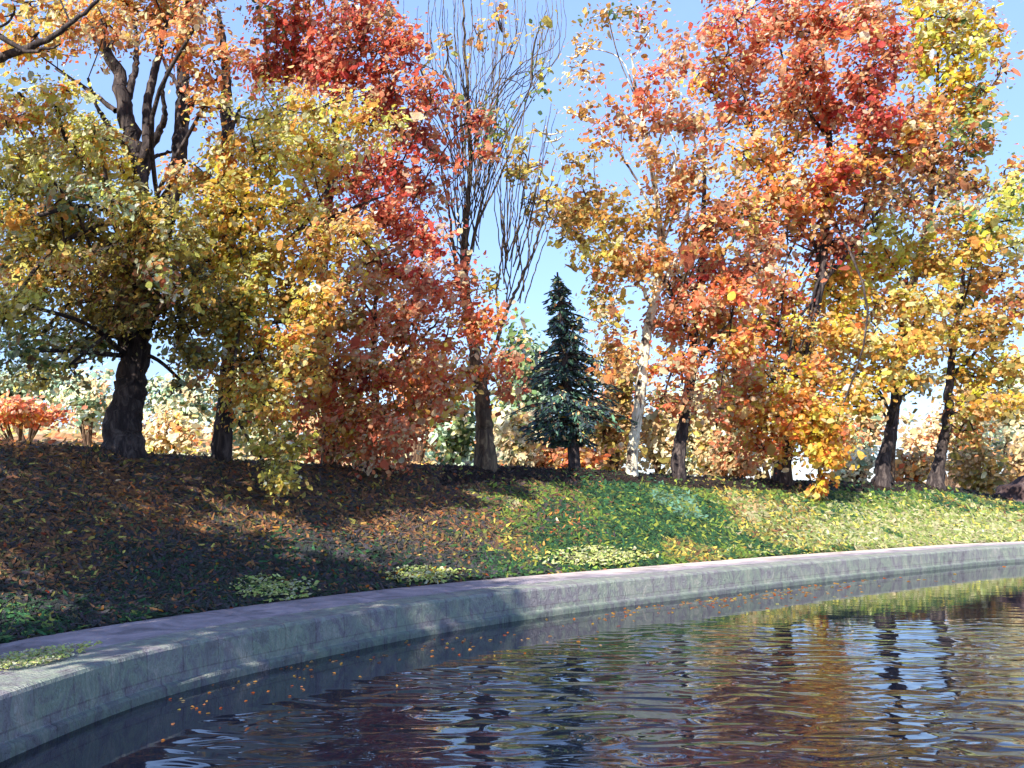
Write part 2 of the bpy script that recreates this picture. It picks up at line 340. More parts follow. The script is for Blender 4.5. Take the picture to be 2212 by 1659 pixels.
# ------------------------------------------------------------------ trees
P = dict(
    yellow=[(240, 210, 98), (236, 186, 62), (226, 160, 66), (242, 222, 150), (206, 150, 60), (226, 140, 70)],
    lemon=[(234, 218, 96), (214, 200, 84), (240, 206, 96), (176, 174, 80), (242, 228, 150), (200, 212, 170)],
    olive=[(152, 138, 56), (182, 160, 62), (120, 114, 54), (200, 166, 74), (214, 190, 84)],
    ochre=[(176, 124, 50), (196, 140, 62), (150, 112, 48), (132, 116, 52), (206, 158, 84)],
    dolive=[(98, 98, 58), (124, 112, 60), (146, 132, 66), (110, 80, 58), (206, 190, 96), (80, 84, 58)],
    mint=[(150, 180, 150), (176, 196, 160), (118, 140, 104), (190, 204, 178)],
    orange=[(236, 128, 44), (242, 150, 58), (222, 104, 38), (240, 166, 86), (246, 182, 66)],
    peach=[(230, 152, 104), (236, 176, 120), (214, 122, 76), (238, 196, 140), (206, 140, 90)],
    coral=[(236, 112, 76), (240, 132, 98), (222, 92, 60), (232, 156, 116), (212, 112, 70), (240, 180, 150)],
    red=[(196, 68, 52), (216, 82, 62), (166, 52, 46), (228, 110, 74), (188, 96, 64), (226, 160, 130)],
    dred=[(150, 54, 46), (176, 66, 52), (124, 48, 42), (200, 96, 64), (150, 84, 58), (214, 140, 110)],
    rust=[(190, 104, 58), (214, 124, 66), (160, 84, 50), (226, 148, 90), (140, 92, 58), (232, 190, 150)],
    brown=[(120, 84, 58), (146, 100, 64), (98, 70, 52), (170, 120, 76)],
    green=[(82, 112, 58), (106, 130, 62), (64, 92, 54), (130, 140, 70)],
    gold=[(236, 186, 40), (240, 204, 60), (222, 160, 40), (246, 216, 100), (210, 140, 44)],
    cream=[(226, 206, 160), (214, 188, 140), (206, 200, 160), (232, 216, 180)],
    tan=[(196, 156, 104), (178, 142, 96), (206, 170, 120), (160, 140, 90)],
    spruce=[(34, 66, 56), (44, 80, 62), (30, 50, 58), (62, 96, 66), (44, 62, 76), (86, 112, 88), (24, 40, 40)],
)
PK = [1.42, .034]
def pal(spec):
    cs = []; ws = []
    for nme, wt in spec.items():
        for c in P[nme]: cs.append(lin(c)); ws.append(wt / len(P[nme]))
    ws = np.array(ws); return np.clip(np.array(cs) * PK[0] + PK[1], 0, .88), ws / ws.sum()
DENS = 1.55
def clump(D, T, cx, cy, rx, ry, Y, spec, dens=1.0, size=15.0, twigs=True, depth=None, dirup=.25):
    """one mass of foliage: centre and radii given in picture units at distance Y, turned into metres there"""
    k = Y / F; c = px(cx, cy, Y); R = np.array([rx * k, (depth or max(rx, ry) * .8) * k if depth is None else depth, ry * k])
    cs, ws = pal(spec)
    n = int(DENS * dens * rx * ry * math.pi * 3.0 / (size * size * .62)); ns = max(3, n // 26)
    U = rng.normal(size=(ns, 3)); U /= np.linalg.norm(U, axis=1, keepdims=True); rad = rng.random(ns) ** .42
    SCn = c + U * rad[:, None] * R * (1 + .18 * rng.normal(size=(ns, 1)))
    scol = rng.choice(len(cs), ns, p=ws); sval = np.exp(rng.normal(0, .16, ns))
    idx = rng.integers(0, ns, n); sp = size * k * 1.7
    Pp = SCn[idx] + rng.normal(size=(n, 3)) * np.array([sp, sp, sp * .7]) * rng.uniform(.5, 1.3, (n, 1))
    rnd = rng.random(n) < .5; ci_ = np.where(rnd, rng.choice(len(cs), n, p=ws), scol[idx])
    C = cs[ci_] * (sval[idx] * np.exp(rng.normal(0, .22, n)))[:, None] * .95
    ac = rng.random(n) < .10; C[ac] = C[ac] * .5 + .5 * lin(np.array([(244, 226, 150), (240, 190, 140), (222, 226, 190)])[rng.integers(0, 3, ac.sum())])
    C[ac] *= 1.15
    Nn = (Pp - c) / R; Nn = Nn / (np.linalg.norm(Nn, axis=1, keepdims=True) + 1e-6) * .45 + rng.normal(size=(n, 3)) * .52 + np.array([-.36, -.66, dirup + .36])
    L = size * k * np.exp(rng.normal(0, .38, n)) * 1.12; W = L * rng.uniform(.45, .85, n)
    D.add(Pp, Nn, L, W, C)
    if twigs and T is not None:
        m = max(3, int(ns * .22))
        for e in SCn[rng.choice(ns, min(m, ns), replace=False)]:
            a = c
            mid = (a + e) / 2 + rng.normal(size=3) * R * .10 + np.array([0, 0, -.08 * R[2]])
            T.add(spline([a, mid, e + (e - c) * .12], 6), np.linspace(1.6, .5, 6) * k * 1.6, 4)
    return c
def tree(name, label, Y, trunk, limbs, clumps, bark, cat='tree', group=None, dens=.92, size=10.8, s=SC_, leafmat=None, connect=True, spread=1.0, upper=()):
    """trunk: [(x, y, width)] ; limbs: same lists; clumps: (x, y, rx, ry, palette, dens[, dY])"""
    k = Y / F
    bx = trunk[0][0]; bX = (bx - HX) / F * Y; bz = ground_z(bX, Y)[0]
    root = empty(name, (bX, Y, bz - .02)); tag(root, label, cat, group)
    T = Tubes(); D = Dabs()
    pts = [px(x, y, Y) for x, y, _ in trunk]; pts[0][2] = bz - .55
    for i in range(2, len(pts)): pts[i][1] += rng.normal() * .12
    pts = np.array(pts); wd = np.array([t[2] for t in trunk]) * k / 2
    m = max(10, len(pts) * 6); sp = spline(np.c_[pts, wd], m); sp[:, 3] = np.clip(sp[:, 3], .01, None)
    h = np.linspace(0, 1, m); sp[:, 3] *= 1 + .55 * np.exp(-h * 28)
    sp[1:, :2] += rng.normal(size=(m - 1, 2)) * wd[0] * .06
    T.add(sp[:, :3], sp[:, 3], 12, .07)
    skel = [sp]
    for l in limbs:
        lp = []
        dy = rng.uniform(-1.2, 1.2)
        for i, (x, y, ww) in enumerate(l):
            f = i / max(1, len(l) - 1); p = px(x, y, Y + dy * f); lp.append([*p, ww * k / 2])
        a = spline(np.array(lp), 7 * len(l)); a[:, 3] = np.clip(a[:, 3], .004, None)
        a[1:, :3] += rng.normal(size=(len(a) - 1, 3)) * .018 * (Y / 30)
        T.add(a[:, :3], a[:, 3], 6, .08); skel.append(a)
    allsk = np.vstack(skel)
    for c in clumps:
        cx, cy, rx, ry, spec = c[:5]; de = c[5] if len(c) > 5 else 1.0; dY = c[6] if len(c) > 6 else rng.uniform(-2.6, .6) * spread
        cc = clump(D, T, cx, cy, rx, ry, Y + dY, spec, dens * de, size)
        if connect:
            z0_ = pts[0][2] + rng.uniform(.24, .62) * (min(pts[-1][2], px(0, 0, Y)[2]) - pts[0][2]); lower = allsk[(allsk[:, 2] < cc[2] - .1) & (allsk[:, 2] > z0_)]
            cand = lower if len(lower) else (allsk[allsk[:, 2] > z0_] if (allsk[:, 2] > z0_).any() else allsk)
            d = np.linalg.norm(cand[:, :3] - cc, axis=1); hz = np.linalg.norm(cand[:, :2] - cc[:2], axis=1); j = np.argmin(d * rng.uniform(.9, 1.1, len(d)) + 2.2 * np.maximum(0, hz - (cc[2] - cand[:, 2]))); a = cand[j]
            if d[j] > .3:
                mid = (a[:3] + cc) / 2 + np.array([0, 0, .08 * d[j]]) + rng.normal(size=3) * .08 * d[j]
                r0 = min(a[3] * .45, .06)
                T.add(spline([a[:3], mid, cc], 9), np.linspace(r0, .35 * r0 + .01, 9), 5, .05)
    for c in clumps:
        if rng.random() < .85 and s > 0:
            dY = (c[6] if len(c) > 6 else rng.uniform(-1.8, 1.2)); c2 = clumps[rng.integers(0, len(clumps))][4] if rng.random() < .3 else c[4]
            clump(D, T, c[0] + rng.uniform(-1, 1) * c[2], c[1] + rng.uniform(-.9, .8) * c[3], c[2] * .6, c[3] * .55, Y + dY, c2, dens * (c[5] if len(c) > 5 else 1) * .9, size * .85)
    for c in upper:
        clump(D, T, c[0], c[1], c[2], c[3], Y + rng.uniform(-1, 1.5), c[4], .42, 24, False)
        a = allsk[np.argmax(allsk[:, 2])]; cc = px(c[0], c[1], Y)
        T.add(spline([a[:3], (a[:3] + cc) / 2 + rng.normal(size=3) * .3, cc], 8), np.linspace(.06, .02, 8), 5)
    T.build('trunk', bark, root)
    if D.P: D.build('crown', leafmat or M_leaf, root)
    return root

# -- big dark tree on the left
Y1, b1_ = base_at(265)
tree('maple_tree', 'large dark-trunked tree with yellow-green foliage, thickest trunk on the left bank', Y1,
     [(262, 985, 96), (268, 930, 76), (278, 860, 66), (284, 780, 60), (290, 700, 52), (296, 600, 48), (302, 480, 46), (300, 400, 44), (286, 320, 40), (268, 230, 32), (250, 150, 26), (225, 90, 20), (205, 30, 14)],
     [[(292, 700, 40), (330, 600, 36), (362, 480, 34), (382, 360, 34), (394, 260, 32), (396, 160, 28), (398, 70, 22), (404, -30, 12)],
      [(300, 400, 34), (318, 320, 24), (318, 230, 20), (336, 150, 16), (352, 80, 10), (366, 20, 7)],
      [(296, 360, 22), (340, 290, 16), (356, 250, 12), (352, 190, 8), (372, 130, 6)],
      [(290, 340, 24), (240, 280, 14), (210, 230, 8), (190, 170, 5)], [(268, 230, 20), (290, 160, 14), (296, 100, 10), (290, 40, 6)],
      [(392, 270, 18), (430, 200, 10), (470, 170, 6)], [(300, 350, 10), (345, 335, 8), (378, 325, 5)],
      [(284, 790, 30), (250, 700, 20), (200, 640, 12), (150, 600, 6)], [(286, 780, 26), (330, 690, 16), (372, 640, 8)],
      [(250, 240, 12), (170, 180, 8), (120, 150, 4)], [(390, 200, 12), (350, 120, 7), (330, 60, 4)]],
     [(200, 300, 50, 40, dict(lemon=2, yellow=1), .9, -3), (90, 360, 60, 40, dict(lemon=2, yellow=1), .8, -3), (240, 430, 50, 40, dict(lemon=1, peach=1, mint=1), .8, -3), (30, 480, 50, 40, dict(yellow=1, orange=1, mint=1), .8, -3), (150, 560, 60, 40, dict(yellow=1, peach=1, olive=1), .6, -3), (330, 600, 50, 40, dict(lemon=1, rust=1, mint=1), .6, -3), (60, 660, 50, 36, dict(lemon=1, olive=1), .6, -3), (380, 380, 40, 36, dict(yellow=1, peach=1), .8, -2), (30, 250, 50, 36, dict(orange=3, coral=1), .8, -1.5), (120, 230, 60, 50, dict(lemon=2, yellow=1, orange=.6), .9, -1.5), (220, 320, 50, 44, dict(yellow=3, gold=1), 1, -2), (130, 430, 60, 50, dict(yellow=1, peach=1, mint=1), .8, -2), (60, 330, 90, 80, dict(lemon=3, olive=.6, yellow=1, peach=.6)), (170, 290, 70, 60, dict(lemon=4, yellow=2), .9), (200, 380, 80, 60, dict(lemon=3, olive=2, yellow=1)),
      (70, 470, 100, 80, dict(lemon=1, olive=2, mint=1, ochre=1)), (180, 500, 100, 80, dict(olive=3, dolive=1, lemon=1)), (110, 600, 110, 80, dict(olive=2, dolive=2, ochre=1)),
      (250, 590, 90, 80, dict(dolive=2, brown=2, olive=1)), (90, 720, 120, 60, dict(dolive=2, mint=1, green=1), .7), (220, 690, 80, 50, dict(dolive=2, olive=1), .6),
      (330, 500, 80, 80, dict(olive=2, ochre=1, lemon=1)), (350, 640, 80, 70, dict(dolive=2, brown=1, olive=1)), (390, 720, 70, 60, dict(dolive=2, olive=1), .8),
      (40, 200, 70, 50, dict(lemon=2, olive=1, orange=.6), .6), (150, 60, 110, 60, dict(orange=1, rust=1, peach=1), .6, 1.5), (320, 30, 120, 60, dict(peach=2, rust=2, orange=1), .8, 1.2),
      (250, 90, 60, 30, dict(rust=1, brown=1), .3), (430, 40, 70, 60, dict(rust=2, peach=1), .6), (150, 790, 90, 40, dict(dolive=1, mint=1), .35), (20, 560, 60, 80, dict(olive=1, orange=.5, lemon=1)),
      (300, -60, 260, 70, dict(rust=1, peach=1, orange=1), .6), (230, 50, 90, 50, dict(peach=2, orange=1, rust=1), .7, -1.5), (380, 100, 80, 46, dict(peach=1, rust=2, orange=1), .7, -1.5), (460, 130, 60, 60, dict(rust=1, peach=1), .6, -1), (60, 100, 80, 60, dict(orange=2, olive=1), .6), (440, 230, 50, 50, dict(rust=1, yellow=1), .5), (60, 400, 60, 60, dict(lemon=2, olive=1)), (60, 820, 70, 40, dict(dolive=1, mint=1, olive=1), .4),
      (400, 830, 60, 40, dict(dolive=1, mint=1, peach=.5), .35), (20, 660, 60, 60, dict(olive=1, lemon=1, dolive=1)), (30, 760, 80, 50, dict(green=1, mint=1, dolive=1)), (170, 740, 60, 50, dict(green=1, dolive=2, mint=1)), (300, 560, 70, 60, dict(dolive=1, brown=1, olive=2), 1, -2), (290, 660, 60, 50, dict(dolive=2, olive=1, brown=1), 1, -2), (300, 440, 60, 50, dict(olive=1, lemon=1), 1, -2), (420, 640, 60, 60, dict(olive=1, dolive=1, yellow=.6)), (430, 760, 60, 50, dict(olive=1, dolive=1, mint=.6))],
     M_bark, upper=[(60, -180, 200, 130, dict(rust=1, yellow=1)), (330, -200, 180, 130, dict(rust=1, orange=1)), (200, -400, 260, 150, dict(orange=1, yellow=1))], group='autumn trees along the bank')
# -- second tree, yellow
Y2, b2_ = base_at(478)
tree('maple_tree', 'yellow-leaved tree with leaning dark trunk, just right of the thickest trunk', Y2,
     [(476, 1000, 44), (480, 940, 38), (488, 860, 34), (494, 780, 32), (500, 680, 30), (500, 560, 28), (492, 440, 26), (486, 330, 25), (484, 240, 24), (486, 160, 20), (480, 90, 14), (470, 20, 8)],
     [[(494, 700, 24), (560, 600, 18), (640, 500, 13), (700, 420, 8), (760, 330, 4)], [(498, 600, 20), (560, 480, 14), (590, 380, 10), (600, 270, 6)],
      [(486, 330, 14), (500, 280, 10), (520, 230, 6)], [(500, 640, 18), (470, 540, 12), (430, 450, 8)], [(590, 380, 8), (650, 300, 5), (700, 240, 3)], [(640, 500, 10), (760, 450, 6), (840, 420, 3)]],
     [(440, 470, 50, 50, dict(lemon=1, yellow=2), .9, -2), (360, 540, 50, 40, dict(lemon=1, peach=1, yellow=1), .8, -2), (700, 650, 60, 50, dict(yellow=2, peach=1), .9, -2.2), (620, 740, 60, 50, dict(yellow=2, orange=1), .9, -2.4), (530, 620, 60, 50, dict(yellow=2, lemon=1), .8, -2.4), (600, 850, 50, 50, dict(yellow=2, orange=1, lemon=1), .9, -2.2), (600, 250, 90, 60, dict(yellow=3, lemon=2)), (700, 230, 90, 45, dict(yellow=2, peach=1, lemon=1)), (800, 270, 70, 45, dict(yellow=3, peach=1)), (560, 340, 90, 70, dict(lemon=2, yellow=2)),
      (670, 330, 100, 70, dict(yellow=3, lemon=1)), (460, 400, 70, 60, dict(yellow=2, ochre=1, lemon=1)), (520, 460, 100, 70, dict(yellow=3, gold=1, olive=1)), (640, 440, 90, 70, dict(yellow=3, lemon=1, rust=.5)),
      (430, 520, 60, 60, dict(olive=1, yellow=1, rust=.5)), (540, 560, 90, 70, dict(yellow=2, olive=2, ochre=1)), (660, 560, 90, 70, dict(yellow=2, peach=1, ochre=1)), (500, 660, 90, 60, dict(olive=2, yellow=1, green=1)),
      (610, 660, 80, 70, dict(ochre=1, olive=1, yellow=1, orange=.6)), (560, 760, 90, 60, dict(ochre=2, olive=1, yellow=1)), (500, 830, 60, 40, dict(orange=1, yellow=1, olive=.5), .8), (560, 880, 70, 60, dict(yellow=1, orange=1, olive=1)),
      (760, 500, 70, 60, dict(yellow=1, peach=2)), (600, 960, 70, 50, dict(olive=2, lemon=1, yellow=.6)), (590, 1030, 55, 36, dict(lemon=1, olive=2), .9), (500, 560, 60, 70, dict(yellow=2, gold=1), 1, -1.6), (490, 700, 60, 60, dict(olive=2, yellow=1), 1, -1.6), (500, 350, 50, 50, dict(yellow=1, orange=1), 1, -1.4), (640, 800, 70, 50, dict(ochre=1, yellow=1, orange=1)), (430, 600, 50, 50, dict(yellow=1, ochre=1))],
     M_bark, group='autumn trees along the bank')
# -- red maple behind the yellow one
YR, bR = base_at(716, SC_ + 1.6)
tree('maple_tree', 'crimson-topped tree rising behind the yellow-leaved one', YR,
     [(716, 1010, 40), (712, 900, 32), (700, 780, 28), (694, 640, 26), (706, 480, 24), (720, 330, 18), (730, 200, 12), (740, 80, 7)],
     [[(706, 560, 16), (780, 440, 11), (850, 330, 7), (900, 220, 4)], [(706, 500, 14), (640, 360, 9), (590, 200, 6), (570, 80, 4)], [(706, 640, 14), (800, 560, 10), (900, 500, 5)], [(730, 240, 8), (810, 120, 5), (850, 30, 3)]],
     [(570, 150, 70, 60, dict(dred=1, red=1, rust=1), .9), (660, 120, 90, 80, dict(red=3, dred=1)), (760, 100, 90, 80, dict(dred=2, rust=1, red=1)), (840, 180, 70, 70, dict(red=1, dred=1, coral=1)), (600, 40, 80, 50, dict(rust=1, green=.5, red=1), .8),
      (780, 20, 80, 50, dict(rust=2, peach=1, red=1), .7), (870, 100, 50, 60, dict(rust=1, red=1), .7), (880, 260, 60, 60, dict(dred=2, red=1)), (930, 220, 50, 60, dict(red=1, rust=1), .6), (720, 170, 80, 60, dict(dred=1, red=2)),
      (850, 360, 70, 60, dict(red=2, coral=1)), (760, 390, 70, 60, dict(red=2, dred=1)), (920, 400, 60, 60, dict(red=1, rust=1, coral=1), .7), (1000, 270, 60, 30, dict(dred=2, rust=1), .5), (1050, 320, 50, 26, dict(rust=1, dred=1), .4),
      (830, 470, 80, 70, dict(red=2, dred=1, coral=1)), (920, 510, 60, 60, dict(red=2, coral=1), .9), (700, 480, 60, 50, dict(peach=1, red=1)), (690, -50, 260, 60, dict(red=1, rust=1, dred=1), .5), (940, 330, 50, 40, dict(dred=1, rust=1), .4)],
     M_brown, upper=[(560, -180, 150, 120, dict(red=1, rust=1)), (780, -180, 150, 110, dict(red=1, dred=1)), (680, -380, 200, 150, dict(rust=1, red=1))], group='autumn trees along the bank')
# -- coral lower tree
YC, bC = base_at(820, SC_ + .4)
tree('maple_tree', 'low coral and orange tree whose leaves droop over the bank crest', YC,
     [(800, 1015, 26), (806, 930, 20), (812, 840, 17), (808, 740, 13), (812, 640, 8)],
     [[(806, 900, 13), (740, 820, 9), (680, 760, 5)], [(812, 840, 11), (880, 760, 7), (950, 690, 4)], [(806, 930, 10), (880, 880, 6), (940, 850, 3)]],
     [(700, 830, 60, 46, dict(coral=2, red=1, orange=1), 1, -2.6), (780, 770, 60, 46, dict(coral=2, peach=1, orange=1), .9, -2.6), (860, 690, 60, 46, dict(coral=3, peach=1), .9, -2.4), (900, 800, 60, 46, dict(coral=3, orange=1), .9, -2.6), (740, 910, 66, 40, dict(coral=2, orange=2), 1, -2.6), (830, 930, 66, 40, dict(coral=3, peach=1), 1, -2.6), (800, 990, 70, 24, dict(coral=3, peach=1, lemon=.4), 1, -2.2), (680, 760, 50, 40, dict(orange=1, peach=1, yellow=1), .9, -2.4), (930, 880, 40, 36, dict(coral=2, orange=1), .8, -2), (760, 620, 80, 60, dict(peach=2, yellow=1, coral=1)), (850, 590, 80, 60, dict(peach=2, coral=1, red=1)), (930, 620, 60, 60, dict(coral=2, red=1)), (700, 700, 80, 60, dict(rust=1, ochre=1, peach=1)), (800, 710, 80, 60, dict(coral=1, orange=1, rust=1), .8),
      (900, 720, 70, 60, dict(coral=2, orange=1, red=1), .8), (680, 800, 80, 50, dict(rust=1, red=1, orange=1)), (780, 810, 80, 50, dict(orange=1, coral=1, dred=1)), (880, 820, 70, 50, dict(coral=2, orange=1)), (660, 880, 80, 50, dict(red=2, coral=1, orange=1)),
      (760, 900, 80, 50, dict(orange=1, coral=2, rust=1)), (860, 900, 70, 50, dict(coral=2, peach=1, orange=1)), (940, 870, 50, 50, dict(coral=1, rust=1, orange=1), .8), (740, 970, 70, 36, dict(coral=1, rust=1, olive=.5)), (840, 970, 60, 34, dict(coral=3, peach=1)), (820, 1010, 60, 20, dict(coral=3, peach=1, lemon=.4), .8),
      (660, 960, 50, 36, dict(olive=1, coral=1, yellow=1), .7)],
     M_brown, group='autumn trees along the bank')
# -- tall thin-branched tree with coral lower leaves
Y4, b4 = base_at(1045)
fan = []
for i in range(72):
    x0 = 985 + rng.uniform(0, 60); y0 = rng.uniform(240, 560); x3 = 880 + i * 4.7 + rng.uniform(-12, 12); y3 = rng.uniform(-60, 90)
    fan.append([(x0, y0, 2.4), (x0 * .55 + x3 * .45 + rng.uniform(-8, 8), y0 * .6 + y3 * .4, 2.0), (x3, y3 + 120, 1.5), (x3 + rng.uniform(-10, 10), y3, 1.0)])
for i in range(24):
    x0 = 1085 + rng.uniform(0, 60); y0 = rng.uniform(540, 660); x3 = 1060 + i * 7 + rng.uniform(-12, 12); y3 = rng.uniform(200, 420)
    fan.append([(x0, y0, 3.2), (x0 * .5 + x3 * .5 + rng.uniform(-10, 8), y0 * .55 + y3 * .45, 2.4), (x3, y3, 1.2)])
for i in range(8):
    x0 = 985 + rng.uniform(0, 30); y0 = rng.uniform(520, 620); x3 = 890 + i * 18; y3 = rng.uniform(300, 440)
    fan.append([(x0, y0, 4), ((x0 + x3) / 2, y0 * .5 + y3 * .5 + 20, 2.6), (x3, y3, 1.4)])
tree('poplar_tree', 'tall nearly bare tree with thin upright branches and coral leaves low down', Y4,
     [(1046, 1015, 46), (1048, 960, 40), (1046, 900, 36), (1040, 850, 33), (1030, 790, 28), (1016, 700, 25), (1004, 620, 22), (1002, 540, 17), (1010, 440, 12), (1016, 330, 9), (1010, 200, 7), (1002, 60, 5), (1000, -40, 3)],
     [[(1040, 850, 13.6), (1056, 780, 10.2), (1078, 720, 8.8), (1100, 660, 8.2), (1128, 600, 6.1), (1160, 520, 4.8), (1180, 440, 3.4), (1200, 340, 2.0)],
      [(1016, 690, 9.5), (990, 600, 8.2), (975, 500, 6.1), (960, 400, 4.1), (940, 300, 2.7)], [(1078, 720, 5.4), (1075, 640, 4.8), (1085, 540, 3.4), (1090, 430, 2.0)],
      [(1004, 600, 8.8), (1030, 480, 6.1), (1060, 350, 4.8), (1075, 200, 3.4), (1090, 60, 2.0)], [(1032, 480, 5.4), (1090, 360, 4.1), (1130, 240, 3.4), (1160, 120, 2.7), (1180, 20, 2.0)]] + fan,
     [(1000, 610, 40, 46, dict(coral=2, red=1), .8), (1020, 700, 50, 50, dict(coral=2, orange=1), .7), (960, 740, 50, 60, dict(coral=2, orange=1, red=1), .7), (1080, 780, 40, 40, dict(coral=3), .5), (1010, 800, 50, 40, dict(orange=2, coral=2), .8),
      (1100, 840, 40, 30, dict(coral=3), .5), (970, 830, 46, 40, dict(coral=1, orange=1)), (1060, 620, 26, 40, dict(olive=1), .4), (1120, 380, 60, 24, dict(olive=2, ochre=1, lemon=1), .5), (1180, 430, 50, 40, dict(ochre=2, olive=1), .35),
      (1150, 120, 60, 90, dict(olive=1, green=1), .10), (960, 150, 60, 90, dict(rust=1, olive=1), .10), (1060, 240, 60, 120, dict(olive=1, green=1), .10), (1080, 60, 80, 90, dict(olive=1, rust=1), .10), (1130, 330, 40, 60, dict(olive=1, ochre=1), .2), (1040, 690, 40, 60, dict(coral=2, orange=1), .7, -1.5), (1100, 790, 36, 30, dict(coral=3), .6, -1.5)],
     M_twig, group='autumn trees along the bank', connect=False)
# -- spruce
Y5, b5 = base_at(1242, SC_ + .6)
def spruce():
    k = Y5 / F; X = (1242 - HX) / F * Y5; bz = ground_z(X, Y5)[0]
    root = empty('spruce_tree', (X, Y5, bz - .02)); tag(root, 'dark blue-green spruce, the only conifer in the row', 'tree')
    T = Tubes(); D = Dabs(); cs, ws = pal(dict(spruce=14, tan=.9, orange=.3)); cs = np.clip(cs - .012, .01, 1)
    ax = lambda y: px(1204 + (y - 590) * .09, y, Y5)
    p = [ax(y) for y in np.linspace(1018, 588, 14)]; p[0][2] = bz - .1
    T.add(np.array(p), np.linspace(15, 2, 14) * k, 8, .05)
    for y in np.arange(600, 956, 7.5):
        f = (y - 590) / 360.
        lv = .55 + .62 * rng.random() ** .8; lv *= 1 - .35 * ss(880, 960, y)
        for j in range(3 + int(4 * f)):
            a = rng.uniform(0, 2 * np.pi); ext = (9 + 136 * min(f, 1) ** .76) * lv * rng.uniform(.45, 1.15) * k
            if y > 930: ext *= .62
            c = ax(y); d = np.array([math.cos(a), math.sin(a), 0.]); tip = c + d * ext + np.array([0, 0, -.18 * ext])
            mid = c + d * ext * .5 + np.array([0, 0, .03 * ext])
            sp = spline([c, mid, tip], 7); T.add(sp, np.linspace(3.2, .8, 7) * k, 4)
            n = int(10 + 38 * f); u = rng.random(n) ** .7; b = np.array([np.interp(u, np.linspace(0, 1, 7), sp[:, q_]) for q_ in range(3)]).T
            side = np.cross(d, [0, 0, 1.]); off = rng.normal(size=(n, 1)) * (.05 + .16 * ext * (1 - u[:, None]))
            b = b + side * off + np.array([0, 0, -1.]) * np.abs(rng.normal(size=(n, 1))) * 5 * k
            dirs = d * .8 + side * np.sign(off) * rng.uniform(.2, 1, (n, 1)) + np.array([0, 0, -.35])
            C = cs[rng.choice(len(cs), n, p=ws)] * np.exp(rng.normal(0, .25, (n, 1)))
            D.add(b, rng.normal(size=(n, 3)) * .5 + np.array([-.1, -.6, .6]), 15 * k * rng.uniform(.6, 1.5, n), 5.5 * k * rng.uniform(.6, 1.4, n), C, dirs)
    T.build('trunk', M_bark, root); D.build('crown', M_needle, root)
spruce()
# -- birch
Y6, b6 = base_at(1365, SC_ - .1)
tree('birch_tree', 'pale-barked birch leaning right with sparse ochre and orange leaves', Y6,
     [(1362, 1018, 24), (1368, 960, 22), (1378, 900, 23), (1388, 820, 23), (1394, 750, 22), (1404, 690, 20), (1416, 640, 18), (1424, 560, 15), (1424, 470, 13), (1410, 380, 11), (1394, 290, 9), (1376, 200, 7), (1362, 120, 4)],
     [[(1416, 640, 12), (1470, 540, 9), (1490, 420, 7), (1500, 300, 4)], [(1410, 660, 9), (1350, 560, 6), (1290, 480, 4), (1240, 430, 2.5)], [(1424, 480, 8), (1370, 380, 5), (1320, 300, 3)], [(1404, 360, 7), (1440, 250, 5), (1460, 150, 3)],
      [(1430, 520, 8), (1450, 420, 7), (1462, 320, 4)]],
     [(1310, 20, 60, 30, dict(ochre=2, green=1), .4), (1400, 60, 60, 40, dict(red=1, rust=1, ochre=1), .35), (1480, 110, 50, 60, dict(coral=1, rust=1), .5), (1500, 260, 50, 60, dict(coral=1, rust=1, peach=1), .6), (1260, 100, 50, 50, dict(ochre=1), .12), (1500, 370, 50, 60, dict(rust=1, ochre=1, peach=1), .7), (1200, 470, 50, 50, dict(ochre=2, olive=1), .8), (1270, 430, 60, 60, dict(ochre=2, rust=1, olive=1), .9), (1340, 470, 60, 60, dict(ochre=2, olive=1), .8), (1260, 530, 60, 50, dict(ochre=1, olive=2), .7), (1330, 570, 60, 50, dict(ochre=2, rust=1), .7),
      (1300, 640, 50, 50, dict(olive=2, ochre=1, rust=.6), .6), (1400, 560, 60, 60, dict(ochre=1, rust=1, peach=1), .7), (1300, 300, 60, 40, dict(orange=1, rust=1, ochre=1), .35), (1250, 250, 50, 30, dict(orange=1, ochre=1), .25), (1270, 160, 60, 60, dict(ochre=1, rust=1), .12),
      (1350, 250, 60, 50, dict(rust=1, coral=1, ochre=1), .5), (1400, 180, 60, 60, dict(coral=1, red=1, rust=1), .45), (1400, 330, 60, 50, dict(ochre=1, peach=1, coral=1), .45), (1450, 430, 50, 60, dict(rust=1, ochre=1, peach=1), .6), (1250, 350, 50, 26, dict(olive=2, ochre=1), .35),
      (1180, 290, 40, 20, dict(olive=1, green=1), .12), (1310, 700, 36, 40, dict(coral=1, rust=1, olive=1), .5), (1320, 780, 46, 50, dict(rust=2, ochre=1), .7), (1440, 250, 50, 60, dict(coral=1, rust=1), .5)],
     M_birch, group='autumn trees along the bank')
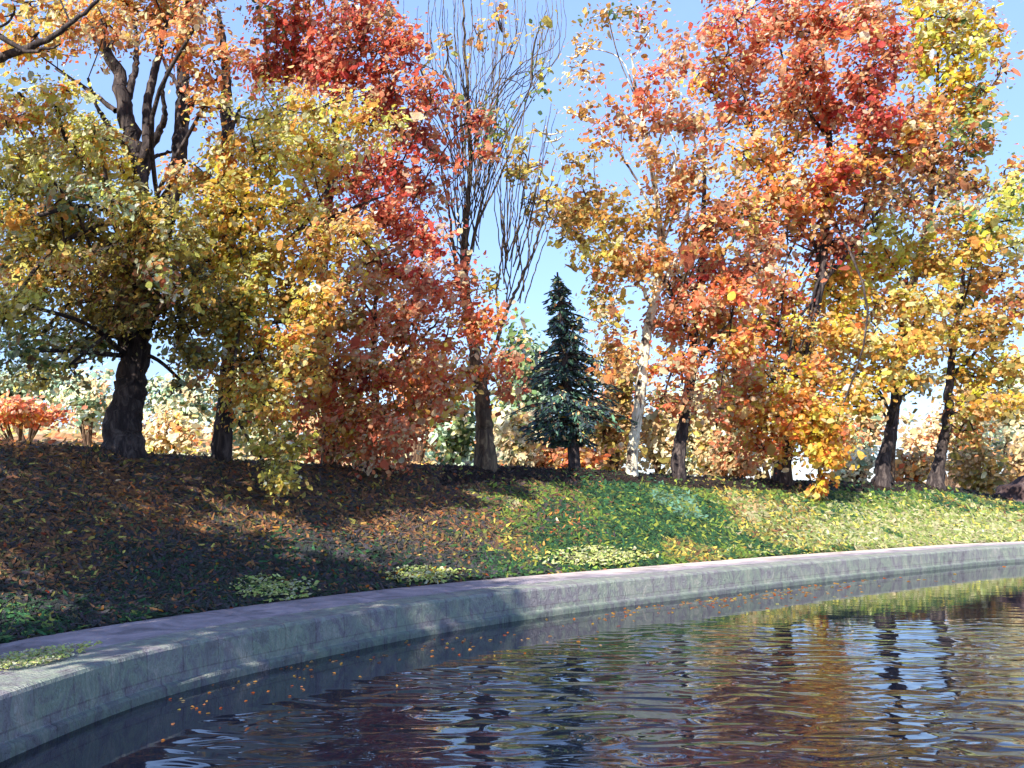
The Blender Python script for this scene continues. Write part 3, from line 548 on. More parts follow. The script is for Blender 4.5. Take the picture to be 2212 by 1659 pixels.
# -- coral tree
Y7, b7 = base_at(1465, SC_ - .2)
tree('maple_tree', 'slim salmon-red tree directly right of the pale birch', Y7,
     [(1462, 1030, 36), (1468, 970, 28), (1478, 900, 24), (1490, 820, 22), (1500, 740, 20), (1510, 640, 17), (1520, 520, 13), (1520, 400, 9), (1520, 280, 5)],
     [[(1490, 820, 12), (1530, 750, 9), (1580, 690, 5)], [(1500, 740, 11), (1460, 660, 7), (1440, 600, 4)], [(1512, 620, 10), (1580, 520, 7), (1620, 430, 4)]],
     [(1590, 640, 50, 50, dict(coral=2, orange=1), .9, -2.2), (1600, 740, 50, 46, dict(coral=1, orange=2, peach=1), .9, -2.2), (1500, 640, 50, 50, dict(coral=2, peach=1), .8, -2.2), (1470, 600, 60, 60, dict(coral=1, peach=2, rust=1)), (1560, 600, 70, 60, dict(coral=2, peach=1, red=1)), (1440, 700, 50, 50, dict(coral=2, peach=1)), (1530, 700, 70, 60, dict(coral=2, orange=1, rust=1)), (1470, 790, 60, 50, dict(coral=2, rust=1, orange=1)),
      (1560, 790, 50, 50, dict(coral=1, rust=1, olive=.5), .7), (1480, 870, 56, 40, dict(coral=3, olive=.6), .6), (1520, 500, 70, 60, dict(rust=2, ochre=1, coral=1)), (1600, 460, 60, 60, dict(rust=1, coral=1, olive=1), .8), (1620, 570, 60, 60, dict(coral=1, rust=1), .9),
      (1430, 870, 36, 40, dict(ochre=1, rust=1, olive=1), .5), (1550, 880, 36, 40, dict(coral=1, olive=1), .35)],
     M_bark, group='autumn trees along the bank')
# -- big red top right
Y8, b8 = base_at(1690, SC_ - .2)
tree('maple_tree', 'tallest red tree of the right half, with glowing orange lower leaves', Y8,
     [(1688, 1045, 42), (1696, 990, 30), (1712, 920, 25), (1728, 850, 22), (1742, 780, 22), (1760, 680, 20), (1780, 560, 19), (1790, 430, 17), (1792, 300, 13), (1780, 160, 9), (1770, 40, 5)],
     [[(1780, 560, 12), (1700, 440, 9), (1640, 320, 6), (1600, 180, 4)], [(1790, 430, 11), (1860, 300, 8), (1900, 180, 4)], [(1792, 300, 9), (1720, 200, 6), (1680, 90, 4)], [(1742, 780, 12), (1680, 700, 8), (1630, 660, 5)], [(1770, 620, 12), (1850, 520, 8), (1910, 440, 5)]],
     [(1590, 40, 60, 50, dict(coral=1, red=1, rust=1), .6), (1680, 40, 80, 60, dict(coral=2, rust=1, red=1)), (1780, 40, 80, 60, dict(coral=1, rust=2, red=1)), (1880, 60, 70, 60, dict(rust=2, red=1)), (1560, 130, 70, 60, dict(coral=2, orange=1, red=1), .6),
      (1650, 140, 80, 60, dict(coral=2, peach=1, red=1), .8), (1750, 150, 80, 60, dict(red=1, rust=2, coral=1)), (1860, 160, 70, 60, dict(dred=2, rust=1, red=1)), (1930, 110, 50, 60, dict(rust=2, red=1), .8), (1580, 230, 70, 60, dict(coral=2, red=1, peach=1), .6),
      (1680, 240, 80, 60, dict(coral=1, peach=1, rust=1), .7), (1790, 250, 80, 60, dict(red=1, coral=2, rust=1)), (1890, 240, 70, 60, dict(rust=1, red=2, dred=1)), (1600, 330, 80, 60, dict(coral=1, orange=1, ochre=1), .6), (1710, 330, 80, 60, dict(rust=1, ochre=1, orange=1), .6),
      (1820, 350, 80, 60, dict(orange=1, red=1, rust=1)), (1920, 330, 70, 60, dict(rust=1, orange=1, dred=1)), (1660, 420, 80, 60, dict(rust=1, orange=1, peach=1), .7), (1770, 430, 80, 60, dict(orange=2, rust=1, red=1)), (1870, 430, 80, 60, dict(rust=1, brown=1, peach=1)),
      (1690, 510, 80, 60, dict(rust=1, coral=1, ochre=1), .8), (1800, 520, 70, 60, dict(rust=1, dred=1, red=1)), (1510, 180, 50, 60, dict(coral=1, orange=1), .3), (1530, 70, 50, 30, dict(red=1, rust=1), .35), (1740, -50, 240, 60, dict(coral=1, rust=1), .5), (1990, 260, 50, 60, dict(rust=1, orange=1), .7),
      (1690, 640, 60, 50, dict(yellow=1, peach=1, red=1)), (1640, 700, 60, 50, dict(red=1, orange=1, olive=.6), .9), (1730, 720, 70, 50, dict(yellow=2, peach=1, orange=1)), (1650, 780, 70, 50, dict(orange=1, peach=2, yellow=1)), (1740, 800, 60, 50, dict(peach=1, orange=1), .8),
      (1620, 860, 60, 50, dict(orange=2, peach=2, coral=1)), (1700, 880, 70, 50, dict(peach=1, orange=2, coral=.6)), (1640, 940, 56, 40, dict(orange=2, coral=1, yellow=.5), .9), (1770, 920, 50, 50, dict(orange=2, yellow=1, peach=1)), (1780, 980, 50, 40, dict(orange=3, gold=1), .9), (1770, 1040, 30, 24, dict(orange=2, gold=1), .8), (1610, 900, 60, 50, dict(orange=2, peach=1), 1.1, -2), (1680, 830, 60, 50, dict(orange=1, gold=1, peach=1), 1.1, -2), (1740, 900, 60, 50, dict(orange=2, gold=1), 1.1, -2), (1790, 960, 46, 50, dict(orange=2, gold=1), 1.1, -1.6), (1650, 970, 40, 30, dict(orange=2, coral=1), 1, -1.6), (1560, 870, 36, 50, dict(coral=1, orange=1), .7, -1)],
     M_bark, upper=[(1640, -170, 150, 110, dict(coral=1, orange=1)), (1850, -180, 150, 120, dict(orange=2, rust=1)), (1750, -380, 200, 150, dict(orange=1, coral=1))], group='autumn trees along the bank')
# -- golden tall tree top right, behind
YG, bG = base_at(2030, SC_ + 2.5)
tree('maple_tree', 'tall gold-topped tree at the top right, behind the red one', YG,
     [(1914, 1042, 22), (1930, 900, 20), (1946, 760, 19), (1976, 600, 17), (2004, 470, 14), (2020, 300, 10), (2030, 120, 5)],
     [[(2004, 500, 9), (2060, 380, 6), (2100, 280, 3)], [(2010, 400, 8), (1980, 280, 5), (1970, 180, 3)], [(1996, 600, 9), (1930, 500, 6), (1890, 420, 3)]],
     [(2000, 30, 50, 50, dict(gold=2, cream=1), .9), (2060, 50, 60, 50, dict(gold=3, cream=1)), (2000, 110, 50, 60, dict(gold=3, orange=1)), (2070, 130, 60, 60, dict(gold=3, cream=.6)), (2050, 190, 50, 40, dict(gold=2, orange=1)), (2100, 80, 40, 50, dict(cream=1, gold=1), .7),
      (2060, 260, 60, 50, dict(ochre=1, rust=1, gold=.6), .8), (2130, 200, 40, 50, dict(rust=1, green=1, orange=1), .5), (2140, 50, 26, 30, dict(red=1, rust=1), .35), (2100, 300, 60, 50, dict(ochre=1, green=1, rust=1), .7), (2000, 340, 60, 60, dict(brown=1, rust=1, peach=1), .9),
      (2060, 380, 70, 60, dict(brown=1, olive=1, rust=1), .8), (1960, 430, 60, 60, dict(rust=1, brown=1, olive=1), .9), (2170, 380, 50, 60, dict(rust=1, peach=1, olive=1), .35), (2040, -30, 120, 50, dict(gold=1, rust=1), .7), (2170, 150, 30, 60, dict(rust=1), .2)],
     M_brown, upper=[(2000, -150, 130, 100, dict(gold=1, rust=1)), (2120, -300, 130, 120, dict(gold=1, rust=1))], group='autumn trees along the bank')
# -- yellow tree
Y9, b9 = base_at(1905, SC_ - .2)
tree('maple_tree', 'golden yellow tree with curved trunk, second trunk from the right', Y9,
     [(1900, 1048, 44), (1908, 1000, 30), (1920, 950, 26), (1932, 900, 24), (1938, 850, 20), (1940, 780, 17), (1950, 700, 13), (1956, 600, 8)],
     [[(1936, 870, 9), (1958, 850, 6), (1984, 836, 3)], [(1940, 790, 9), (1890, 720, 6), (1850, 660, 4)], [(1945, 740, 9), (2010, 670, 6), (2050, 600, 3)]],
     [(1790, 620, 50, 50, dict(gold=2, orange=1), .9, -2.2), (1800, 700, 50, 50, dict(yellow=2, orange=1), .9, -2.2), (1820, 850, 50, 40, dict(gold=1, orange=1, yellow=1), .9, -2), (1830, 560, 50, 40, dict(orange=2, gold=1), .8, -1.5), (1870, 580, 60, 50, dict(gold=1, yellow=1, rust=1)), (1950, 560, 60, 50, dict(gold=2, yellow=1)), (2030, 580, 50, 50, dict(ochre=1, olive=1, gold=1), .8), (1820, 650, 60, 50, dict(gold=2, yellow=1)), (1910, 650, 70, 50, dict(yellow=2, peach=1, rust=.6)), (2000, 660, 60, 50, dict(yellow=2, ochre=1)),
      (1850, 740, 70, 50, dict(yellow=1, peach=1, cream=1)), (1940, 740, 60, 50, dict(yellow=2, ochre=1)), (2010, 740, 50, 50, dict(ochre=2, olive=1), .8), (1850, 820, 60, 40, dict(yellow=2, ochre=1, cream=.6)), (1930, 820, 56, 40, dict(ochre=1, yellow=1, olive=1), .9), (1860, 880, 50, 36, dict(yellow=1, ochre=1, olive=1), .8),
      (1800, 770, 40, 50, dict(orange=1, peach=1, yellow=1)), (1990, 820, 40, 40, dict(cream=1, ochre=1), .6), (1890, 500, 60, 40, dict(gold=1, olive=1), .8)],
     M_bark, group='autumn trees along the bank')
# -- olive/ochre tree far right
Y10, b10 = base_at(2018, SC_ - .2)
tree('maple_tree', 'olive and ochre tree on the rightmost dark trunk of the row', Y10,
     [(2018, 1055, 40), (2028, 1000, 26), (2040, 950, 22), (2046, 890, 20), (2050, 820, 16), (2064, 720, 12), (2076, 620, 8), (2090, 500, 5)],
     [[(2050, 820, 9), (2110, 760, 6), (2160, 720, 3)], [(2064, 720, 8), (2130, 620, 5), (2180, 560, 3)]],
     [(2060, 470, 60, 50, dict(ochre=1, green=1, rust=1), .7), (2150, 480, 60, 50, dict(olive=1, green=1, gold=1), .7), (2100, 540, 60, 50, dict(gold=1, ochre=2), .8), (2190, 420, 40, 50, dict(gold=1, lemon=1, green=.5), .6), (2160, 600, 60, 50, dict(ochre=2, rust=1), .7), (2080, 640, 50, 50, dict(ochre=1, olive=2), .8), (2180, 530, 50, 40, dict(lemon=1, olive=1), .6),
      (2110, 720, 60, 50, dict(ochre=2, olive=1), .9), (2180, 700, 50, 60, dict(rust=1, ochre=1, olive=1), .6), (2080, 800, 60, 40, dict(ochre=2, gold=1), .9), (2160, 800, 60, 40, dict(ochre=1, olive=1, gold=.6), .9), (2110, 870, 70, 40, dict(ochre=2, gold=1), .9), (2190, 870, 40, 40, dict(cream=1, ochre=1), .6),
      (2070, 930, 46, 30, dict(lemon=1, rust=1, olive=1), .7), (2110, 950, 36, 24, dict(rust=1, olive=1), .6)],
     M_bark, group='autumn trees along the bank')
# -- near tree outside the left edge whose branches reach in at the top left
YN = 15.0
tree('maple_tree', 'tree beyond the left edge whose dark limbs enter the top left corner', YN,
     [(-560, 1000, 110), (-540, 800, 92), (-500, 560, 84), (-440, 300, 74), (-360, 60, 60), (-300, -200, 44), (-260, -500, 20)],
     [[(-440, 300, 50), (-260, 200, 30), (-80, 150, 22), (40, 110, 17), (110, 80, 12), (190, 20, 8), (240, -40, 4)], [(-360, 60, 40), (-180, 30, 22), (-40, 60, 14), (60, 110, 8), (130, 95, 4)], [(-500, 560, 40), (-300, 400, 24), (-120, 300, 14), (-20, 250, 6)],
      [(-300, -200, 30), (-100, -400, 18), (150, -520, 8)]],
     [(30, 30, 80, 50, dict(orange=1, ochre=1, peach=1), .5, 0), (140, -10, 80, 36, dict(orange=1, coral=.5, ochre=1), .5, 0), (-90, 120, 90, 90, dict(orange=1, olive=1), .8, 0), (-40, 260, 60, 60, dict(orange=1, rust=1), .6, 0),
      (-250, 250, 200, 130, dict(orange=1, olive=1)), (-250, -50, 260, 160, dict(orange=1, rust=1)), (-600, 100, 220, 160, dict(ochre=1, rust=1), .5),],
     M_bark, group='autumn trees along the bank', size=19, dens=.6)

YS = 5.0  # extra tree out of view, added to shade the left bank
tree('maple_tree', 'unseen tree added beyond the left edge, nearest the camera, to shade the near bank', YS,
     [(-2700, 1000, 200), (-2660, 500, 170), (-2600, -200, 140), (-2500, -900, 100), (-2450, -1900, 40)], [[(-2600, -200, 90), (-2100, -900, 50), (-1900, -1500, 20)]],
     [(-2000, -700, 700, 400, dict(orange=1, ochre=1), 1, 0), (-2500, -1000, 800, 500, dict(orange=1, ochre=1), 1, 1), (-3200, -900, 700, 500, dict(orange=1, ochre=1), 1, -1), (-2000, -1500, 800, 500, dict(orange=1, ochre=1), 1, 0), (-2900, -1600, 700, 500, dict(orange=1, ochre=1), 1, 1.5), (-1800, -1100, 600, 350, dict(orange=1, ochre=1), 1, 1),
      (-2400, -2200, 900, 500, dict(orange=1, ochre=1), .8, 0), (-1700, -2000, 500, 400, dict(orange=1, ochre=1), .7, 0), (-2500, -300, 500, 250, dict(orange=1, ochre=1), .7, -.5), (-3000, -2600, 700, 400, dict(orange=1, ochre=1), .8, 1)],
     M_bark, group='autumn trees along the bank', size=62, dens=.85)

# ------------------------------------------------------------------ shrubs and trees beyond the crest
PK[:] = [1.12, .03]
def bush(name, label, x, Y, ytop, ybot, rx, spec, dens=1.0, size=14, group='shrubs and trees beyond the bank', cat='shrub', stem=6, lobes=7):
    X = (x - HX) / F * Y; z = ground_z(X, Y)[0]; root = empty(name, (X, Y, z - .02)); tag(root, label, cat, group)
    T = Tubes(); D = Dabs(); k = Y / F
    yb = HY - (z - CH) * F / Y
    cyt = ytop; H = max(ybot - ytop, 20)
    for j in range(lobes):
        fy = (j + .5) / lobes; cx = x + rng.uniform(-.62, .62) * rx * (1 - .45 * (1 - fy)); cy = ytop + H * (.15 + .75 * fy)
        clump(D, T, cx, cy, rx * .48, H * .30 + 6, Y + rng.uniform(-.4, .4) * rx * k, spec, dens, size, True)
        c = px(cx, cy, Y)
        b = np.array([X, Y, z - .1]); mid = (b + c) / 2 + rng.normal(size=3) * .05
        T.add(spline([b, mid, c], 6), np.linspace(stem, stem * .35, 6) * k, 5, .05)
    T.build('trunk' if cat == 'tree' else 'stem', M_brown, root); D.build('crown' if cat == 'tree' else 'foliage', M_far, root)
B = [
 ('shrub', 'vermilion hedge-like bush at the far left edge beyond the bank', 40, 42, 872, 908, 160, dict(coral=2, orange=1), 1.2, 9),
 ('shrub', 'pale mint bush above the vermilion one at the far left', 60, 50, 800, 880, 130, dict(mint=3, cream=.5, dolive=.4), 1.0, 13),
 ('shrub', 'pale green bush seen just left of the thickest trunk', 190, 47, 810, 900, 70, dict(mint=2, cream=1, peach=.4), 1.0, 12),
 ('shrub', 'creamy mint bush framed between the two leftmost trunks', 380, 46, 815, 900, 80, dict(mint=2, cream=2, green=.3), 1.0, 12),
 ('shrub', 'sandy yellow bush low between the two leftmost trunks', 370, 38, 895, 968, 70, dict(tan=1, cream=2, yellow=1), 1.0, 11),
 ('shrub', 'grey-green bush spreading left of the nearly bare tree', 990, 36, 860, 985, 52, dict(green=2, mint=.7), 1.1, 13),
 ('shrub', 'cream bush in the gap between the bare tree and spruce', 1110, 40, 890, 1000, 60, dict(cream=2, tan=1, olive=.5, green=.4), 1.0, 12),
 ('tree', 'small distant dark green tree left of the spruce top', 1110, 60, 705, 960, 40, dict(green=2, dolive=1), 1.0, 11),
 ('tree', 'distant blue-green tree half hidden left behind the spruce', 1160, 52, 735, 960, 46, dict(green=1, mint=1, spruce=1), .8, 11),
 ('shrub', 'bright orange ground-hugging bush under the spruce', 1245, 40, 970, 1006, 60, dict(orange=2, coral=1), 1.2, 10),
 ('shrub', 'pinkish tan bush behind the trunks of spruce and bare tree', 1160, 44, 950, 1005, 60, dict(tan=1, peach=2), 1.0, 11),
 ('tree', 'ochre distant tree between the spruce and the birch', 1325, 44, 740, 990, 50, dict(ochre=1, tan=1, peach=.6, olive=1), 1.0, 12),
 ('shrub', 'straw coloured bush between birch and salmon-red tree', 1425, 46, 880, 1010, 46, dict(cream=2, tan=1, olive=.4), 1.0, 12),
 ('tree', 'cream and olive distant tree behind the salmon-red tree', 1545, 47, 830, 1010, 60, dict(cream=2, tan=1, olive=1), .9, 12),
 ('shrub', 'peach bush at the foot of the glowing orange leaves', 1590, 44, 955, 1025, 60, dict(peach=2, tan=1), 1.0, 11),
 ('shrub', 'pale whitish bush between the orange leaves and yellow tree', 1840, 50, 965, 1035, 60, dict(cream=3, mint=.5), .6, 11),
 ('shrub', 'amber bush between the two rightmost trunks', 1975, 49, 985, 1038, 50, dict(tan=2, ochre=1, orange=.6), 1.0, 11),
 ('shrub', 'brownish olive bush right of the last trunk', 2115, 52, 955, 1060, 60, dict(tan=2, olive=1, ochre=1), 1.0, 11),
 ('shrub', 'tan bush at the right edge above the boulder', 2215, 54, 940, 1065, 60, dict(tan=2, ochre=1, cream=.6), 1.0, 11),
 ('shrub', 'rosy bush partly hidden behind the low coral tree', 700, 40, 900, 1000, 90, dict(peach=1, tan=1, coral=.6), .8, 12),
 ('tree', 'distant mint and straw tree behind the yellow-leaved tree', 560, 48, 760, 960, 90, dict(mint=2, cream=1, yellow=.6), .8, 13),
 ('tree', 'far off rusty tree behind the crimson-topped one', 900, 56, 760, 960, 80, dict(peach=1, rust=1, cream=.5), .7, 12),
 ('tree', 'far off whitish green tree at the right edge', 2200, 66, 790, 1000, 60, dict(cream=2, mint=1), .6, 12),
]
far_w = ['far edge of the meadow at the left border', 'meadow edge left of the thickest trunk', 'meadow edge right of the thickest trunk', 'meadow edge behind the yellow tree', 'meadow edge behind the low coral tree', 'meadow edge left of the bare tree',
         'meadow edge right of the bare tree', 'meadow edge directly behind the birch', 'meadow edge behind the salmon-red tree', 'meadow edge behind the orange leaves', 'meadow edge left of the curved trunk', 'meadow edge between the last two trunks', 'meadow edge at the right border']
for q_, wd_ in enumerate(far_w):
    sp_ = [dict(mint=2, cream=1), dict(cream=1, tan=2), dict(mint=1, tan=1, peach=1), dict(peach=1, tan=1, cream=1)][q_ % 4]
    B.append(('tree', 'faint pale broad tree at the ' + wd_, -40 + q_ * 190, 84 + 9 * (q_ % 3), 835 + 22 * ((q_ * 7) % 4), 1000, 120, sp_, .55, 11))
for nme, lab, x, Y, yt, yb, rx, sp, de, sz in B:
    bush(nme, lab, x, Y, yt, yb, rx, sp, de * 1.1, sz, cat='tree' if nme == 'tree' else 'shrub', stem=9 if nme == 'tree' else 4)

# ------------------------------------------------------------------ boulder at the right edge
Yb = ray_at_s(2212, SC_ - .3) ; cb = px(2222, 1080, Yb)
u = np.linspace(0, 2 * np.pi, 40, endpoint=False); v = np.linspace(.02, np.pi * .62, 18)
Uu, Vv_ = np.meshgrid(u, v); dirn = np.stack([np.cos(Uu) * np.sin(Vv_), np.sin(Uu) * np.sin(Vv_), np.cos(Vv_)], -1).reshape(-1, 3)
rr = 1 + .10 * np.sin(dirn[:, 0] * 5 + 1) * np.cos(dirn[:, 1] * 4) + .06 * np.sin(dirn[:, 2] * 9 + dirn[:, 0] * 7) + rng.normal(0, .012, len(dirn))
kb = Yb / F; zb = ground_z(cb[0], Yb)[0]
V = np.array([cb[0], Yb, zb]) + dirn * rr[:, None] * np.array([76 * kb, 1.4, max(.4, cb[2] - zb + 48 * kb)])
i = np.arange(17)[:, None] * 40; j = np.arange(40)[None, :]; j2 = (j + 1) % 40
q = np.stack([i + j, i + 40 + j, i + 40 + j2, i + j2], -1).reshape(-1, 4)
lp = list(q.ravel()) + list(range(40)); ct = [4] * len(q) + [40]
M_rock = stone_mat('brown_rock', [(.3, (44, 32, 32)), (.5, (72, 54, 52)), (.7, (120, 102, 94))], (1, 1, 1), 1.6, 6, .9, .85, .1)
o = mesh_from('boulder', V, lp, ct, None, True, M_rock)
tag(o, 'rounded brown boulder on the bank at the right edge', 'boulder')

# ------------------------------------------------------------------ ground cover on the bank
def scatter(n, s0, s1, xr=(-140, 2360), Ymax=60):
    """points on the bank, even per picture area: pick curve index and offset, keep what lies in view"""
    i = rng.integers(0, len(CV), n * 3); s = rng.uniform(s0, s1, n * 3)
    ja = rng.uniform(-.1, .1, len(i)) * (1 + np.maximum(s, 0) * .08); X = CV[i, 0] + NR[i, 0] * s + TN[i, 0] * ja; Y = CV[i, 1] + NR[i, 1] * s + TN[i, 1] * ja
    with np.errstate(divide='ignore', invalid='ignore'): pxx = HX + F * X / np.maximum(Y, .1)
    ok = (Y > 5) & (Y < Ymax) & (pxx > xr[0]) & (pxx < xr[1])
    p = np.where(ok, np.minimum(1, (13. / np.maximum(Y, 1)) ** 1.6), 0)
    ok &= rng.random(len(X)) < p
    X, Y, s = X[ok], Y[ok], s[ok]
    return X, Y, s, ground_z(X, Y)
def normal_at(X, Y):
    e = .3; z0 = ground_z(X, Y); zx = ground_z(X + e, Y); zy = ground_z(X, Y + e)
    return np.stack([-(zx - z0) / e, -(zy - z0) / e, np.ones_like(X)], 1)
def pick(spec, n, jit=.2):
    cs, ws = pal(spec); cs = (cs - PK[1]) / PK[0] * .85; return cs[rng.choice(len(cs), n, p=ws)] * np.exp(rng.normal(0, jit, (n, 1))) * .92
P['crest_shade'] = [(46, 32, 28), (60, 42, 34), (40, 36, 28)]
P['mould'] = [(104, 76, 58), (126, 88, 64), (88, 70, 66), (144, 102, 68), (74, 66, 68), (96, 88, 58)]
P['slate'] = [(54, 60, 60), (66, 68, 72), (48, 62, 52), (74, 66, 74), (44, 50, 46)]
P['turf'] = [(88, 120, 50), (120, 146, 54), (70, 100, 50), (150, 158, 64), (104, 108, 52)]
P['paleturf'] = [(166, 172, 106), (178, 176, 126), (140, 154, 80), (128, 142, 70), (184, 174, 130)]
P['deep'] = [(44, 82, 46), (52, 96, 60), (36, 66, 44)]
P['teal'] = [(96, 140, 112), (110, 150, 128)]
X, Y, s, z = scatter(420000, 2.2, SC_ + 1.2)
nrm = normal_at(X, Y); n = len(X)
zc, left, lowd = zone_cols(X, Y, s)
C = np.empty((n, 3)); r = rng.random(n)
# small drifts of one hue: noise decides which
q1 = vnoise(X * .8, Y * .7, 1.3, 31) * .8 + .2 * vnoise(X, Y, .5, 33); q2 = vnoise(X * .6, Y, 1.7, 32) * .8 + .2 * vnoise(X, Y, .6, 34)
isL = rng.random(n) < left; low = rng.random(n) < lowd
prr = rng.random(n) < ss(5, 15, X) * ss(7.2, 3.0, s) * 1.1
C[:] = pick(dict(turf=1), n)
mk = (~isL) & (q1 > .56); C[mk] = pick(dict(deep=1, turf=.5), mk.sum())
mk = (~isL) & (q2 > .66); C[mk] = pick(dict(brown=.2, dolive=1, green=1, olive=.6), mk.sum())
mk = (~isL) & (q2 < .16); C[mk] = pick(dict(teal=1, green=1), mk.sum())
mk = (~isL) & (q1 < .22); C[mk] = pick(dict(paleturf=1, tan=.6), mk.sum())
mk = (~isL) & prr; C[mk] = pick(dict(paleturf=1, lemon=.12), mk.sum())
mk = (~isL) & prr & (q1 > .7); C[mk] = pick(dict(turf=1, deep=1), mk.sum())
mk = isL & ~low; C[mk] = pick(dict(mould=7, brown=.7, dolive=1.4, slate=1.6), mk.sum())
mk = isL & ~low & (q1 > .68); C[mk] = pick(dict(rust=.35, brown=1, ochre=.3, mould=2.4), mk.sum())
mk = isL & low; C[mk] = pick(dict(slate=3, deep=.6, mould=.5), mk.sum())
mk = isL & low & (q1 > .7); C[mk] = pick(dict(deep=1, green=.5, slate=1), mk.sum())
C[:] *= 1.08; C[isL] *= np.array([1.22, 1.2, 1.12]); mk = (s > SC_ - .95 + .5 * (q1 - .5)) & (s < SC_ + .4) & (X > -2) & (rng.random(n) < .8); C[mk] = pick(dict(crest_shade=1), mk.sum())  # dark dabs paint the shade line on the crest
sz = .009 * Y + .05
D = Dabs(); slope = np.stack([-nrm[:, 0], -nrm[:, 1], np.zeros(n)], 1) * .6 + rng.normal(size=(n, 3)) * .5 + np.array([.5, 0, 0])
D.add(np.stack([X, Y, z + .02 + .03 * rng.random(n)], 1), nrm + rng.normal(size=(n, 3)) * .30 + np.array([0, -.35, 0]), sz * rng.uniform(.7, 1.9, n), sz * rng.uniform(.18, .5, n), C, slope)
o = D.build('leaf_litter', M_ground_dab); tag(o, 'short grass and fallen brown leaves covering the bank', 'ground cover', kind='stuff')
# bright fallen leaves sprinkled over the bank
X, Y, s, z = scatter(6000, 2.0, SC_); n = len(X); keep = rng.random(n) < .7 * (1 - .93 * ss(-3, 5, X)); X, Y, s, z = X[keep], Y[keep], s[keep], z[keep]; n = len(X)
D = Dabs(); D.add(np.stack([X, Y, z + .07], 1), normal_at(X, Y) + rng.normal(size=(n, 3)) * .3 + np.array([0, -.4, 0]), .006 * Y + .015, .0035 * Y + .01, pick(dict(orange=1, peach=1, coral=.7, ochre=1), n))
o = D.build('fallen_leaves_and_sun_dapples', M_leaf); tag(o, 'small orange leaves sprinkled over the bank', 'leaves', kind='stuff')
# dry stalks and twigs on the left bank
T = Tubes(); X, Y, s, z = scatter(5000, 2.4, SC_, (-140, 1300)); 
for a in range(min(len(X), 520)):
    L = rng.uniform(.1, .42); an = rng.normal(0, .6); b = np.array([X[a], Y[a], z[a] - .02]); e = b + np.array([math.sin(an) * L, rng.normal() * .1, math.cos(an) * L * .8])
    T.add(spline([b, (b + e) / 2 + rng.normal(size=3) * .04, e], 5), np.linspace(.010, .004, 5) * (Y[a] / 13), 4)
o = T.build('dry_stalks_undergrowth', M_bark); tag(o, 'thin dark dry stalks standing in the shaded bank', 'undergrowth', kind='stuff')
# dark shaggy edge of the crest
# meadow strokes beyond the crest
i = rng.integers(0, len(CV), 60000); s = SC_ + 1.2 + rng.random(60000) ** 1.6 * 60; X = CV[i, 0] + NR[i, 0] * s; Y = CV[i, 1] + NR[i, 1] * s
pxx = HX + F * X / np.maximum(Y, .1); ok = (Y > 6) & (pxx > -140) & (pxx < 2360); X, Y, s = X[ok], Y[ok], s[ok]; n = len(X)
P['mint2'] = [(170, 212, 178), (140, 196, 164), (190, 214, 160)]
C = pick(dict(cream=2, tan=1, lemon=.6, mint=1), n); qn = vnoise(X, Y, 5, 40); mk = qn > .6; C[mk] = pick(dict(peach=1, tan=1, orange=.3), mk.sum())
mk = (X < -5) & (s < 20) & (qn < .6); C[mk] = pick(dict(mint2=2, cream=1, lemon=.5), mk.sum())
D = Dabs(); D.add(np.stack([X, Y, ground_z(X, Y) + .1], 1), np.array([0, -.7, .7]) + rng.normal(size=(n, 3)) * .35, .014 * Y, .006 * Y, C, np.array([1., 0, .3]) + rng.normal(size=(n, 3)) * .5)
o = D.build('meadow_grass', M_far); tag(o, 'pale straw and mint grass of the meadow beyond', 'grass', kind='stuff')

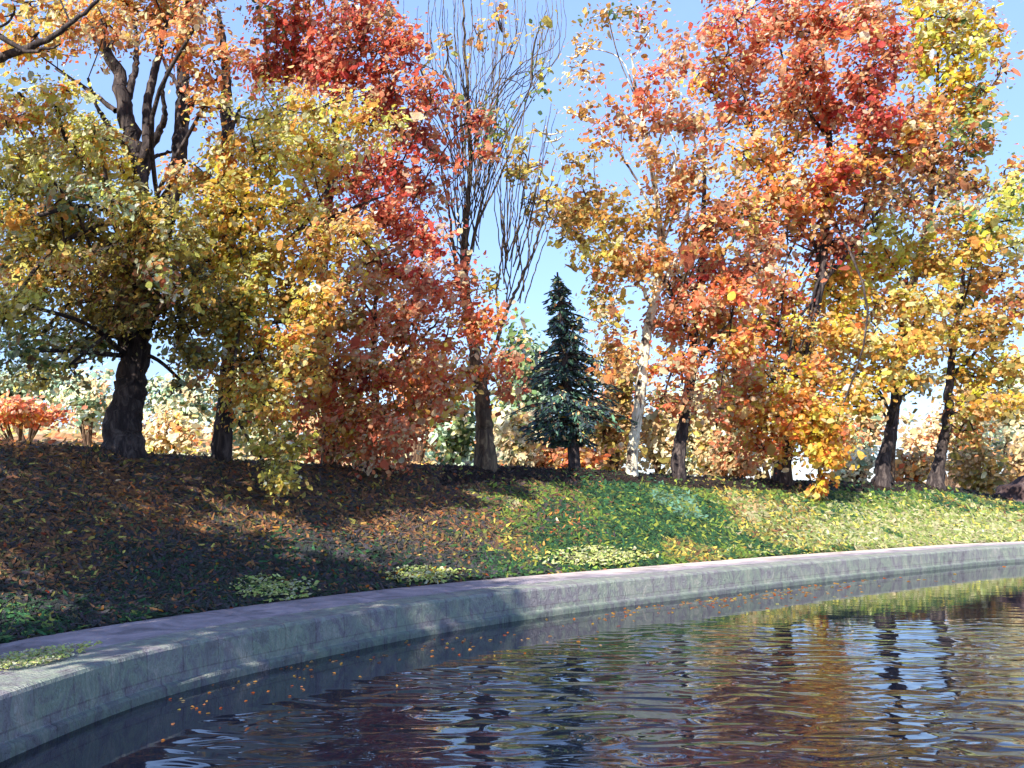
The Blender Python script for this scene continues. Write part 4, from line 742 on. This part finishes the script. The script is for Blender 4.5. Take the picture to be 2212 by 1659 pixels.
# ------------------------------------------------------------------ sun dapples painted as pale leaf dabs along the path, floating leaves
def patch(label, x, rx, s0, s1, spec, n):  # pale leaf dabs standing in for a spot of dappled sunlight
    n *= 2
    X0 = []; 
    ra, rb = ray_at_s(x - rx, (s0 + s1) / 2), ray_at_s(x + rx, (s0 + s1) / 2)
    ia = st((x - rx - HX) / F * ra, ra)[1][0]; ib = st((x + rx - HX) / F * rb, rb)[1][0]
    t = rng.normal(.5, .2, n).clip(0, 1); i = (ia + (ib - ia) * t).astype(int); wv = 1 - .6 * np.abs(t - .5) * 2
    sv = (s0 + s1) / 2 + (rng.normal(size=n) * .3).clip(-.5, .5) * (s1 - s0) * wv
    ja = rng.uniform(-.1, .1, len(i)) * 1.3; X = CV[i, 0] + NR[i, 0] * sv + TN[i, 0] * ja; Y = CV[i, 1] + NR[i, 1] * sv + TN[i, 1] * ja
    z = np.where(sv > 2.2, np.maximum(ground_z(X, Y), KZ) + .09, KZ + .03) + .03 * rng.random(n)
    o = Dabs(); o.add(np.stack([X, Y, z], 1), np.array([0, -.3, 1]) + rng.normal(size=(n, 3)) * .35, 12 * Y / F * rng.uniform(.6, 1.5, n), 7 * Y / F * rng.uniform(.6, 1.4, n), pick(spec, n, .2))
    o = o.build('fallen_leaves_and_sun_dapples', M_ground_dab); tag(o, label, 'leaves', kind='stuff')
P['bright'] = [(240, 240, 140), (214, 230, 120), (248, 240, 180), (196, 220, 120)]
patch('pale lime painted sun patch at the lower left edge of the path', 60, 150, .5, 1.3, dict(bright=3, cream=1), 600)
patch('yellow-green painted sun patch at the grass edge left of centre', 610, 80, 2.0, 3.0, dict(bright=3, green=1), 320)
patch('small lemon painted sun patch at the grass edge, second from the left bank', 930, 75, 2.1, 2.9, dict(bright=3, gold=.5), 260)
patch('long lime painted sun patch where shade meets sunny turf', 1290, 130, 2.2, 3.3, dict(bright=3, paleturf=2), 420)
# floating leaves
xs = np.r_[rng.uniform(340, 1300, 90), rng.normal(1650, 160, 190), rng.normal(1350, 60, 30)]
wl = np.interp(xs, [0, 340, 600, 900, 1200, 1500, 1800, 2000, 2212], [1640, 1503, 1440, 1375, 1328, 1290, 1254, 1233, 1213])
ys = wl + 6 + np.abs(rng.normal(0, 1, len(xs))) * np.where(xs < 1300, 34, 15); d = CH * F / (ys - HY); X = (xs - HX) / F * d
n = len(xs); D = Dabs(); D.add(np.stack([X, d, np.full(n, .012)], 1), np.array([0, -.12, 1]) + rng.normal(size=(n, 3)) * .08, np.clip(9 * d / F, .05, .2) * rng.uniform(.7, 1.3, n), np.clip(7 * d / F, .05, .2) * rng.uniform(.8, 1.6, n), pick(dict(orange=2, peach=1, yellow=.5), n), np.tile([1., .1, 0], (n, 1)))
o = D.build('floating_leaves', M_leaf); tag(o, 'small orange leaves floating along the kerb', 'leaves', kind='stuff')
